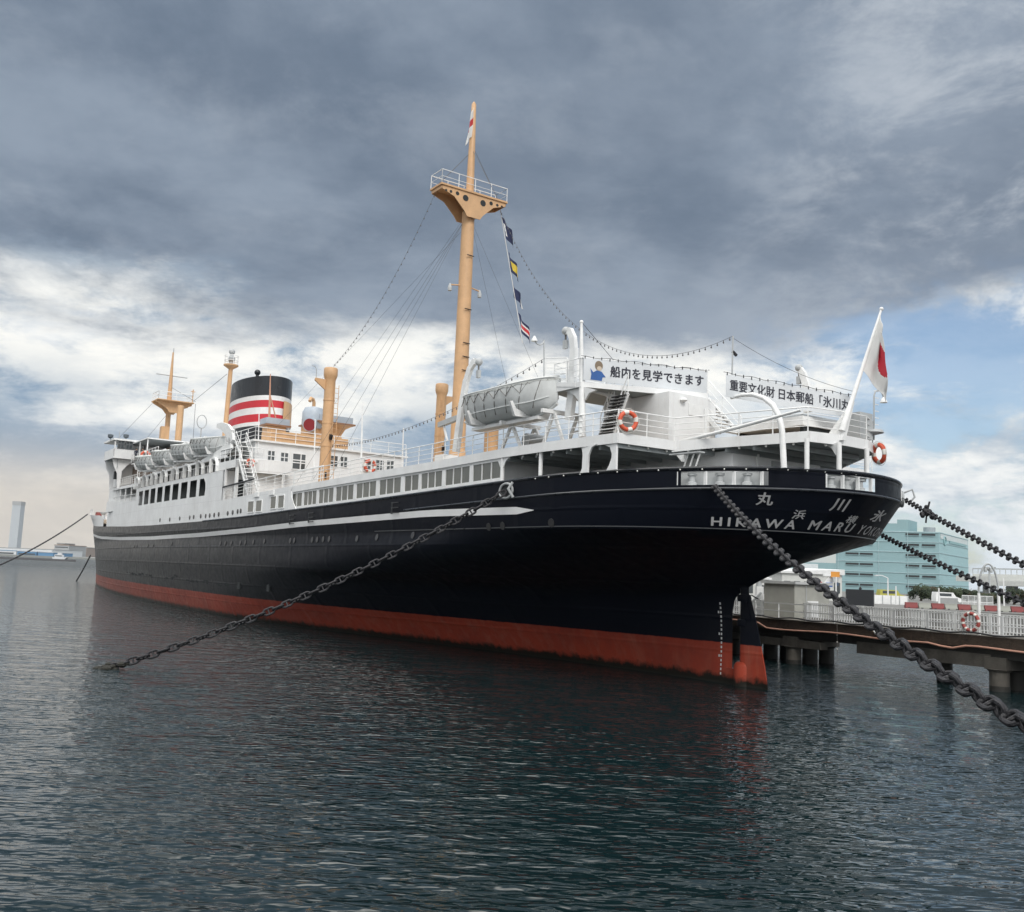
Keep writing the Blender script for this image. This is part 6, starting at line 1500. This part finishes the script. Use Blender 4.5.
# ------------------------------------------------------------------ the land behind
def build_land():
    mb = MB(); poly = [(30, 112), (420, 112), (900, 900), (60, 1500), (34, 400)]; mb.slab(poly, -4, 2.35, mat('quay_asphalt', (.16, .16, .155), .9, var=.3, vscale=.3)); o = mb.build('quay_ground'); tag(o, 'grey quay ground behind the pier', 'ground', kind='structure')
build_land()
GZ = 2.35
def aground(px, Y): q = at(px, 600, Y); return Vector((q.x, Y, GZ))
def warehouse():
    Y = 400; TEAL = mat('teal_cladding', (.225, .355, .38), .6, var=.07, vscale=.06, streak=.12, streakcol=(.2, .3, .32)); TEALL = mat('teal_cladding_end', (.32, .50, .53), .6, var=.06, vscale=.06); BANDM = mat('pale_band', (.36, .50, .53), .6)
    A = aground(788, Y + 10); B = aground(940, Y - 8); Cc = aground(969, Y + 42); Dd = A + (Cc - B); base = A.copy()
    t = empty('warehouse', Matrix.Translation(base), 'large teal multi storey warehouse with rows of small dark windows beyond the pier', 'warehouse')
    ztop = at(940, 532, Y - 8).z; zlow = at(812, 562, Y).z
    K = aground(836, Y + 4); cut = (K - A).length / (B - A).length
    X = A.lerp(B, cut); Xb = X + (Cc - B); L_ = lambda p, z: Vector((p.x, p.y, z)) - base
    def block(mb, P, z0, z1, m, mend=None):
        n = len(P); vs = [L_(p, z0) for p in P] + [L_(p, z1) for p in P]
        for i in range(n): mb.add([vs[i], vs[(i + 1) % n], vs[n + (i + 1) % n], vs[n + i]], [(0, 1, 2, 3)], mend if (mend and i == 1) else m)
        mb.add(vs[n:], [tuple(range(n))], m)
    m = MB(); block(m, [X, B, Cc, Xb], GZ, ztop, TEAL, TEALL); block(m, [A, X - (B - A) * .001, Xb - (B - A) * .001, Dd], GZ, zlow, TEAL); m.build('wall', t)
    fl = 6; hh = (ztop - GZ) / fl; m = MB(); out = -(Cc - B).normalized() * .12; nrm = Vector(((B - A).y, -(B - A).x, 0)).normalized() * .15; nend = (B - A).normalized() * .15
    for k in range(1, fl + 1):
        z = GZ + hh * k - (.25 if k == fl else 0)
        m.bar(L_(X, z) + nrm, L_(B, z) + nrm, .2, .25 if k < fl else .4, BANDM); m.bar(L_(B, z) + nend, L_(Cc, z) + nend, .2, .25, BANDM)
        if z < zlow: m.bar(L_(A, z) + nrm, L_(X, z) + nrm, .2, .25, BANDM)
    for tt in (.02, .42, .70): p = X.lerp(B, tt); m.bar(L_(p, GZ) + nrm, L_(p, ztop) + nrm, .2, .2, BANDM)
    m.build('floor_band', t)
    for k in range(fl):
        z = GZ + hh * k + hh * .60
        for tt in (.16, .30, .575, .745, .90)[:5]:
            if tt == .575: continue
            p = X.lerp(B, tt); w = MB(); e = (B - A).normalized() * 2.6
            w.add([L_(p, z) - e + nrm, L_(p, z) + e + nrm, L_(p, z + .85) + e + nrm, L_(p, z + .85) - e + nrm], [(0, 1, 2, 3)], DARK)
            w.bar(L_(p, z - .1) - e + nrm * 1.5, L_(p, z - .1) + e + nrm * 1.5, .3, .2, TEAL); w.build('window', t)
    w = MB(); p = A.lerp(X, .45); e = (B - A).normalized() * 3.5; w.add([L_(p, zlow - 4.6) - e + nrm, L_(p, zlow - 4.6) + e + nrm, L_(p, zlow - .6) + e + nrm, L_(p, zlow - .6) - e + nrm], [(0, 1, 2, 3)], mat('pale_door', (.6, .65, .67), .5)); w.build('loading_door', t)
    P0, P1 = X.lerp(B, .47), X.lerp(B, .71); m = MB(); back = (Cc - B) * .25; zt = at(885, 519.5, Y).z; z2 = at(885, 523.5, Y).z
    block(m, [P0, P1, P1 + back, P0 + back], ztop, z2, TEAL); P2 = P0.lerp(P1, .55); block(m, [P2, P1, P1 + back, P2 + back], z2, zt, TEAL); m.build('stair_tower', t)
    m = MB(); p = X.lerp(B, .83); q = L_(p, ztop) + back - Vector(p - p); m.lathe([(2.4, 0), (2.4, 2.6)], q, mat('tank_grey', (.30, .33, .35), .6), 16); m.build('roof_tank', t)
    m = MB(); c = B.lerp(Cc, .5); a = B.lerp(Cc, .03); b_ = B.lerp(Cc, .97); hz = ztop - hh * .62
    m.add([L_(a, hz) + nend, L_(b_, hz) + nend, L_(b_, ztop - .6) + nend, L_(a, ztop - .6) + nend], [(0, 1, 2, 3)], mat('sign_white', (.55, .62, .63), .6)); 
    sg = MB(); 
    e = (Cc - B).normalized(); ct = L_(B.lerp(Cc, .16), ztop - 3.2) + nend * 1.6
    sg.tube([ct + e * 2.4 * math.cos(q) + Vector((0, 0, 1.7 * math.sin(q))) for q in np.linspace(0, 2 * PI, 17)], .35, mat('sign_teal', (.25, .42, .44), .6), 5)
    s = m.build('sign_board', t); sg.bar(L_(B.lerp(Cc, .32), ztop - 3.2) + nend * 1.6, L_(B.lerp(Cc, .9), ztop - 3.2) + nend * 1.6, .2, 1.1, mat('sign_teal', (.25, .42, .44), .6)); sg.build('emblem', s)
warehouse()
def simple_building(name, px0, px1, pytop, Y, depth, label, wallm, roofm, nwin=0, cat='building', slope=0.0, rows=1):
    a, b = aground(px0, Y), aground(px1, Y); zt = at((px0 + px1) / 2, pytop, Y).z; t = empty(name, Matrix.Translation(a), label, cat); w = b.x - a.x; h = zt - GZ
    m = MB(); m.box((0, 0, 0), (w, depth, h - .3), wallm); m.build('wall', t); m = MB()
    m.add([(-.3, -.4, h - .3), (w + .3, -.4, h - .3), (w + .3, depth, h - .3), (-.3, depth, h - .3), (-.3, -.4, h - .05), (w + .3, -.4, h - .05 + slope), (w + .3, depth, h + slope + .3), (-.3, depth, h + .3)], [(0, 3, 2, 1), (4, 5, 6, 7), (0, 1, 5, 4), (1, 2, 6, 5), (2, 3, 7, 6), (3, 0, 4, 7)], roofm); m.build('roof', t)
    for r in range(rows):
        for i in range(nwin):
            x = w * (i + .5) / nwin; z = h * (r + .45) / rows; m = MB(); m.box((x - w / nwin * .3, -.06, z - h / rows * .18), (x + w / nwin * .3, 0.02, z + h / rows * .2), GLASS); m.build('window', t)
    return t
PALEW = mat('pale_wall', (.55, .56, .54), .7); CREAM = mat('cream_wall', (.52, .49, .43), .7); GREYW = mat('grey_wall', (.30, .31, .31), .7)
simple_building('terminal_hall', 782, 842, 572, 150, 20, 'low white terminal building under the stern, behind the grey booth', PALEW, mat('white_roof', (.66, .67, .67), .6), 6, slope=.6)
t_ = simple_building('kiosk', 742, 769, 577, 135, 8, 'small white kiosk showing between the rudder and the grey booth', PALEW, mat('white_roof', (.66, .67, .67), .6), 2)
def sign_pole():
    p = aground(836, 112); zt = at(836, 577, 112).z - GZ; t = empty('banner_sign', Matrix.Translation(p), 'pole sign with orange top and white, red and blue panels behind the grey booth', 'sign')
    m = MB(); m.tube([(0, 0, 0), (0, 0, zt)], .09, WHITE2, 8); m.extr([(-.25, 0, zt * .82), (.25, 0, zt * .82), (.42, 0, zt * 1.0), (-.42, 0, zt * 1.0)], (0, .2, 0), GREYP); m.build('pole', t)
    m = MB(); m.box((-.5, .3, zt * .98), (.55, .4, zt + .62), mat('sign_orange', (.70, .30, .05), .6)); m.box((-1.4, .3, zt * 1.02), (-.5, .4, zt + .6), WHITE2); m.build('orange_panel', t)
    m = MB(); m.extr([(-1.75, .5, zt * .62), (-.2, .5, zt * .62), (-.2, .5, zt * 1.0), (-.6, .5, zt * 1.0)], (0, .1, 0), WHITE2); m.build('white_panel', t)
    m = MB(); m.extr([(-1.95, .45, zt * .60), (-1.45, .45, zt * .80), (-2.0, .45, zt * .9)], (0, .1, 0), mat('sign_red', (.5, .06, .07), .6)); m.build('red_panel', t)
    m = MB(); m.box((-1.0, .42, zt * .66), (-.25, .5, zt * .80), mat('sign_blue', (.04, .13, .42), .6)); m.box((.15, .42, zt * .70), (.45, .5, zt * .82), mat('sign_navy', (.05, .09, .16), .6)); m.build('blue_panel', t)
sign_pole()
def black_board():
    a, b = aground(846.5, 100), aground(874, 100); zt, zb_ = at(860, 589.5, 100).z - GZ, at(860, 609, 100).z - GZ; w = b.x - a.x; t = empty('display_board', Matrix.Translation(a), 'large black rectangular board behind the pier fence', 'board')
    m = MB(); m.box((0, 0, max(.3, zb_)), (w, .25, zt), mat('board_black', (.010, .012, .016), .4)); m.build('panel', t); m = MB()
    for x in (.2, w - .2): m.bar((x, .3, 0), (x, .3, zt), .12, .12, IRON)
    m.build('leg', t); m = MB(); m.lathe([(.12, 0), (.16, .12), (.05, .3)], (w * .52, .12, zt), IRON, 10); m.build('top_lamp', t)
black_board()
def van(px, Y, body, label, L_=4.6):
    p = aground(px, Y); t = empty('parked_van', Matrix.Translation(p), label, 'van')
    m = MB(); prof = [(0, .35), (L_, .35), (L_, 1.0), (L_ - .9, 1.25), (L_ - 1.4, 1.95), (.15, 2.0), (0, 1.2)]; m.extr([(x, 0, z) for x, z in prof], (0, 1.8, 0), body); m.build('body', t)
    m = MB(); m.box((.5, -.02, 1.3), (L_ - 1.7, .03, 1.8), GLASS); m.build('window', t)
    for x in (.9, L_ - .9): m = MB(); m.tube([(x, -.03, .35), (x, .25, .35)], .35, BLACKP, 14); m.build('wheel', t)
van(880, 175, mat('van_yellow', (.42, .40, .07), .6), 'yellow green van parked behind the pier, right of the black board'); van(936, 165, WHITE2, 'white van parked under the dark trees near the teal warehouse', 4.4)
m_ = MB(); a, b = aground(874, 140), aground(908, 140); zt = at(890, 595.5, 140).z - GZ
m_.box((0, 0, 0), (b.x - a.x, .3, zt), WHITE2)
for k in range(5): m_.bar(((b.x - a.x) * k / 4, -.05, 0), ((b.x - a.x) * k / 4, -.05, zt), .1, .1, GREYP)
tag(m_.build('site_hoarding', mw=Matrix.Translation(a)), 'plain white hoarding panel right of the black board', 'hoarding')
# red and cream road barriers
def barrier_mesh(m):
    mb = MB(); prof = [(-.3, 0), (.3, 0), (.3, .22), (.14, .42), (.12, .72), (-.12, .72), (-.14, .42), (-.3, .22)]; mb.extr([(0, y, z) for y, z in prof], (1.5, 0, 0), m); mb.box((.25, -.32, 0), (.5, .32, .1), BLACKP); mb.box((1.25, -.32, 0), (1.5, .32, .1), BLACKP); return mb.build('road_barrier', data_only=True)
BR, BC = barrier_mesh(mat('barrier_red', (.20, .045, .045), .7)), barrier_mesh(mat('barrier_cream', (.27, .28, .25), .6))
x = 905; k = 0
while x < 1090:
    red = k % 2 == 0; o = bpy.data.objects.new('road_barrier', BR if red else BC); COL.objects.link(o); o.location = aground(x, 119); tag(o, 'red plastic road barrier in the line behind the pier fence' if red else 'cream plastic road barrier in the line behind the pier fence', 'barrier', 'red road barriers' if red else 'cream road barriers'); x += 13.2; k += 1
m_ = MB(); a, b = aground(940, 135), aground(958, 135); m_.box((0, 0, 0), (b.x - a.x, .2, at(950, 598, 135).z - GZ), GREYW); m_.box((-.1, -.1, 0), (0, .3, at(950, 596, 135).z - GZ), STEELW); tag(m_.build('grey_hoarding', mw=Matrix.Translation(a)), 'plain grey hoarding panel beneath the dark trees', 'hoarding')
for k in range(5):
    a = aground(962 + k * 6.2, 128); panel('site_fence', a, Vector((1, 0, 0)), 'white mesh fence panel standing behind the red barriers', 'site fence panels', (.42, 1, 1.5))
# arched lamp frame on the pier
def arch():
    p = pp(1.2, 1.0, 2.62); t = empty('arch_lamp', Matrix.Translation(p), 'white twin post frame with a curved top and small lamps on the pier', 'lamp'); e = (PD * -1 * .35 + Vector((.94, 0, 0))).normalized() * .46
    zz = 6.25 - 2.62; m = MB()
    for s in (1, -1): m.tube([e * s, e * s + Vector((0, 0, zz - 1.55))], .075, WHITE2, 8)
    m.build('post', t); m = MB(); m.tube([e * math.cos(q) * 1.0 + Vector((0, 0, zz - 1.55 + 1.5 * math.sin(q))) for q in np.linspace(0, PI, 17)], .05, GREYP, 8); m.build('curved_top', t)
    for q in (1.2, 1.9): m = MB(); c = e * math.cos(q) * .8 + Vector((0, 0, zz - 1.55 + 1.25 * math.sin(q))); m.lathe([(.03, .12), (.09, 0), (.07, -.1)], c, GREYP, 8); m.build('lamp_head', t)
arch()
def pole(px, Y, pytop, label, arm=0.0):
    p = aground(px, Y); h = at(px, pytop, Y).z - GZ; m = MB(); m.tube([(0, 0, 0), (0, 0, h)], [.13, .08], STEELW, 7)
    if arm: m.tube([(0, 0, h), (arm * .5, 0, h + .35), (arm, 0, h + .35)], .06, STEELW, 6); m.box((arm - .25, -.12, h + .22), (arm + .3, .12, h + .36), GREYP)
    tag(m.build('street_lamp' if arm else 'pole', mw=Matrix.Translation(p)), label, 'lamp post' if arm else 'pole')
pole(939, 130, 588, 'plain grey pole standing before the corner of the teal warehouse'); pole(988 + 16, 150, 578, 'tall grey pole right of the arched lamp frame'); pole(888, 145, 578, 'street lamp with a short arm before the warehouse wall', -1.8); pole(896, 138, 586, 'thin pole above the yellow green van')
# trees before the warehouse
def tree(px, Y, py, wpx, label, seed, dark=1.0):
    r_ = random.Random(seed); p = aground(px, Y); h = at(px, py, Y).z - GZ; wd = wpx * Y / FPX; t = empty('tree', Matrix.Translation(p), label, 'tree', 'dark trees before the warehouse')
    m = MB(); bark = mat('bark', (.06, .045, .03), .9); m.tube([(0, 0, 0), (.1, 0, h * .3), (.0, .1, h * .75)], [.28, .2, .06], bark, 8)
    for k in range(7):
        a = r_.random() * 6.28; m.tube([(.05, 0, h * (.3 + .05 * k)), (wd * .3 * math.cos(a), wd * .3 * math.sin(a), h * (.55 + .05 * k))], [.1, .03], bark, 5)
    m.build('trunk', t); lf = [mat('leaf_dark', (.022, .036, .016), .8), mat('leaf_mid', (.040, .058, .024), .8), mat('leaf_brown', (.070, .058, .028), .8)]; c = MB()
    cl = [(r_.uniform(-.42, .42) * wd, r_.uniform(-.42, .42) * wd, h * r_.uniform(.36, .9), r_.uniform(.16, .27) * wd) for _ in range(16)]
    for x, y, z, R in cl:
        mm = lf[r_.choice([0, 0, 1, 1, 2])]
        for q in range(120):
            d = Vector((r_.gauss(0, 1), r_.gauss(0, 1), r_.gauss(0, .8))).normalized() * R * r_.random() ** .4; s = r_.uniform(.13, .30); cen = Vector((x, y, z)) + d
            u_ = Vector((r_.gauss(0, 1), r_.gauss(0, 1), r_.gauss(0, 1))).normalized(); v_ = u_.orthogonal().normalized(); c.add([cen - u_ * s, cen - v_ * s * .6, cen + u_ * s, cen + v_ * s * .6], [(0, 1, 2, 3)], mm)
    c.build('crown', t)
for i, (px, Y, py, w) in enumerate(((921, 190, 585, 20), (934, 205, 585, 19), (945, 195, 586, 18), (956, 200, 588, 19), (967, 205, 589, 18), (980, 210, 591, 17), (992, 190, 592, 16), (1003, 200, 592, 18), (1014, 190, 588, 20), (1030, 195, 590, 22))):
    tree(px, Y, py + 2, w, 'dark evergreen tree in the belt below the teal warehouse' if i else 'roundest dark tree, leftmost of the belt below the warehouse', 20 + i)
# elevated road
def viaduct():
    Y = 380; a, b = aground(966, Y), aground(1150, Y - 60); z = at(1000, 577, Y).z; t = empty('elevated_road', Matrix.Translation(a), 'pale elevated expressway on columns right of the teal warehouse', 'viaduct'); d = b - a
    m = MB(); m.bar(Vector((0, 0, z - GZ - 1.2)), d + Vector((0, 0, z - GZ - 1.2)), 12, 2.2, PALEW); m.bar(Vector((0, -6, z - GZ + .3)), d + Vector((0, -6, z - GZ + .3)), .3, 1.0, PALEW); m.build('deck', t)
    m = MB()
    for k in range(30): m.bar(d * k / 30 + Vector((0, -6, z - GZ)), d * k / 30 + Vector((0, -6, z - GZ + 3.0)), .22, .22, GREYP)
    m.bar(Vector((0, -6, z - GZ + 2.8)), d + Vector((0, -6, z - GZ + 2.8)), .2, .5, GREYP); m.build('noise_barrier', t)
    for k in range(1, 7): m = MB(); m.bar(d * k / 7, d * k / 7 + Vector((0, 0, z - GZ - 2.3)), 3, 3, GREYW); m.build('column', t)
    m = MB(); m.bar(Vector((0, -20, 5.5)), d + Vector((0, -20, 5.5)), 8, 1.8, PALEW); m.build('lower_ramp', t)
viaduct()
m_ = MB(); p = aground(990, 300); h = at(990, 571, 300).z - GZ; m_.tube([(0, 0, 0), (0, 0, h)], .3, GREYP, 7)
for k in range(9): a = k * .7; m_.bar((0, 0, h), (1.8 * math.cos(a), 1.8 * math.sin(a), h + 1.2), .3, .3, GREYW)
tag(m_.build('floodlight_mast', mw=Matrix.Translation(p)), 'far floodlight mast with a spread head above the expressway', 'mast')
# ------------------------------------------------------------------ far shore to the left
def far_box(px0, px1, py0, py1, Y, depth, name, label, wallm, cat='building', roofm=None, windows=0, z0=0.0):
    a, b = at(px0, py1, Y), at(px1, py1, Y); zt = at((px0 + px1) / 2, py0, Y).z; t = empty(name, Matrix.Translation((a.x, Y, z0)), label, cat); w = b.x - a.x
    m = MB(); m.box((0, 0, 0), (w, depth, zt - z0), wallm); m.build('wall', t); m = MB(); m.box((-.5, -.5, zt - z0), (w + .5, depth, zt - z0 + max(.5, (zt - z0) * .06)), roofm or GREYW); m.build('roof', t)
    if windows:
        for r in range(windows): m = MB(); m.box((w * .06, -.3, (zt - z0) * (r + .45) / windows), (w * .94, 0, (zt - z0) * (r + .7) / windows), GLASS); m.build('window_band', t)
    return t
FB = mat('far_blue', (.10, .24, .42), .6); FW = mat('far_white', (.60, .62, .64), .6); FG = mat('far_grey', (.33, .34, .35), .7); FBR = mat('far_brown', (.28, .23, .20), .7)
m_ = MB(); a, b = at(-260, 556, 640), at(57, 560, 640); m_.slab([(a.x, 640), (b.x, 640), (b.x + 10, 646), (a.x, 655)], -2, 1.3, mat('breakwater_stone', (.10, .10, .105), .9)); tag(m_.build('breakwater'), 'low dark breakwater across the harbour at the left edge', 'breakwater')
m_ = MB(); m_.slab([(-2400, 1000), (-380, 1000), (-150, 1150), (-150, 4000), (-2400, 4000)], -2, 2.2, mat('far_ground', (.25, .26, .25), .9)); tag(m_.build('far_shore'), 'far harbour shore on the left', 'ground', kind='structure')
far_box(-30, 16, 550, 556, 1010, 60, 'waterfront_shed', 'long blue and white waterfront shed at the left edge of the far shore', FW, roofm=FB, windows=1); far_box(17, 36, 551.5, 557, 1005, 50, 'waterfront_shed', 'shorter blue roofed shed right of the long shed across the harbour', FB, roofm=FW, windows=1); far_box(38, 53, 552.5, 557, 1002, 45, 'waterfront_shed', 'small blue shed near the white ferry across the harbour', FB, roofm=FW)
far_box(-60, 52, 547.5, 553, 1120, 80, 'long_hall', 'long pale hall roof rising behind the blue sheds', FW)
far_box(53.5, 68, 545.5, 556, 1200, 50, 'office_block', 'brown grey office block with a raised roof right of the sheds', FG, windows=3, roofm=FBR); far_box(57, 64, 543.8, 546, 1210, 30, 'roof_house', 'small brown block standing above the grey office block', FBR)
far_box(70, 86, 547.5, 556, 1300, 50, 'apartment_block', 'low brown apartment block left of the ship bow', FBR, windows=3); far_box(87, 96, 549, 556, 1350, 50, 'low_block', 'pale low block just left of the ship bow', FG, windows=2)
def harbour_tower():
    Y = 1500; a, b = at(10.2, 548, Y), at(18.6, 548, Y); c = (a + b) / 2; R = (b - a).length / 2; h = at(17, 501.5, Y).z; t = empty('harbour_tower', Matrix.Translation((c.x, Y, 2)), 'tall pale slab tower across the harbour at far left', 'tower')
    m = MB(); m.box((-R, -R, 0), (R, R, h - 8), mat('tower_grey', (.40, .43, .46), .7)); m.build('shaft', t); m = MB(); m.box((-R * 1.05, -R * 1.05, h - 8), (R * 1.05, R * 1.05, h - 2), FG); m.build('top', t)
harbour_tower()
def ferry():
    p = at(60, 557.5, 900); t = empty('ferry', Matrix.Translation((p.x, 900, 0)), 'small white ferry lying across the harbour between sheds and blocks', 'boat'); m = MB(); m.extr([(-6, -2, 0), (5, -2, 0), (7.5, -2, 1.8), (-6.5, -2, 1.6)], (0, 4, 0), FW); m.build('hull', t); m = MB(); m.box((-4.5, -1.6, 1.6), (3, 1.6, 4.2), FW); m.box((-2, -1.3, 4.2), (1.5, 1.3, 6), FW); m.build('cabin', t); m = MB(); m.box((-4, -1.65, 2.5), (2.6, -1.58, 3.4), GLASS); m.build('window', t)
ferry()

# ------------------------------------------------------------------ the damp air over the harbour
def build_haze():
    mb = MB(); mb.box((-1200, -60, -5), (700, 2100, 130), MATS.get('x') or WHITE); o = mb.build('haze'); m = bpy.data.materials.new('harbour_air'); m.use_nodes = True
    nt = m.node_tree
    for n in list(nt.nodes): nt.nodes.remove(n)
    v = nt.nodes.new('ShaderNodeVolumePrincipled'); v.inputs['Color'].default_value = (.86, .91, .96, 1); v.inputs['Density'].default_value = .00006; v.inputs['Anisotropy'].default_value = 0.2
    out = nt.nodes.new('ShaderNodeOutputMaterial'); nt.links.new(v.outputs[0], out.inputs['Volume']); o.data.materials.clear(); o.data.materials.append(m); tag(o, 'thin pale haze over the harbour', 'haze', kind='stuff')
build_haze()
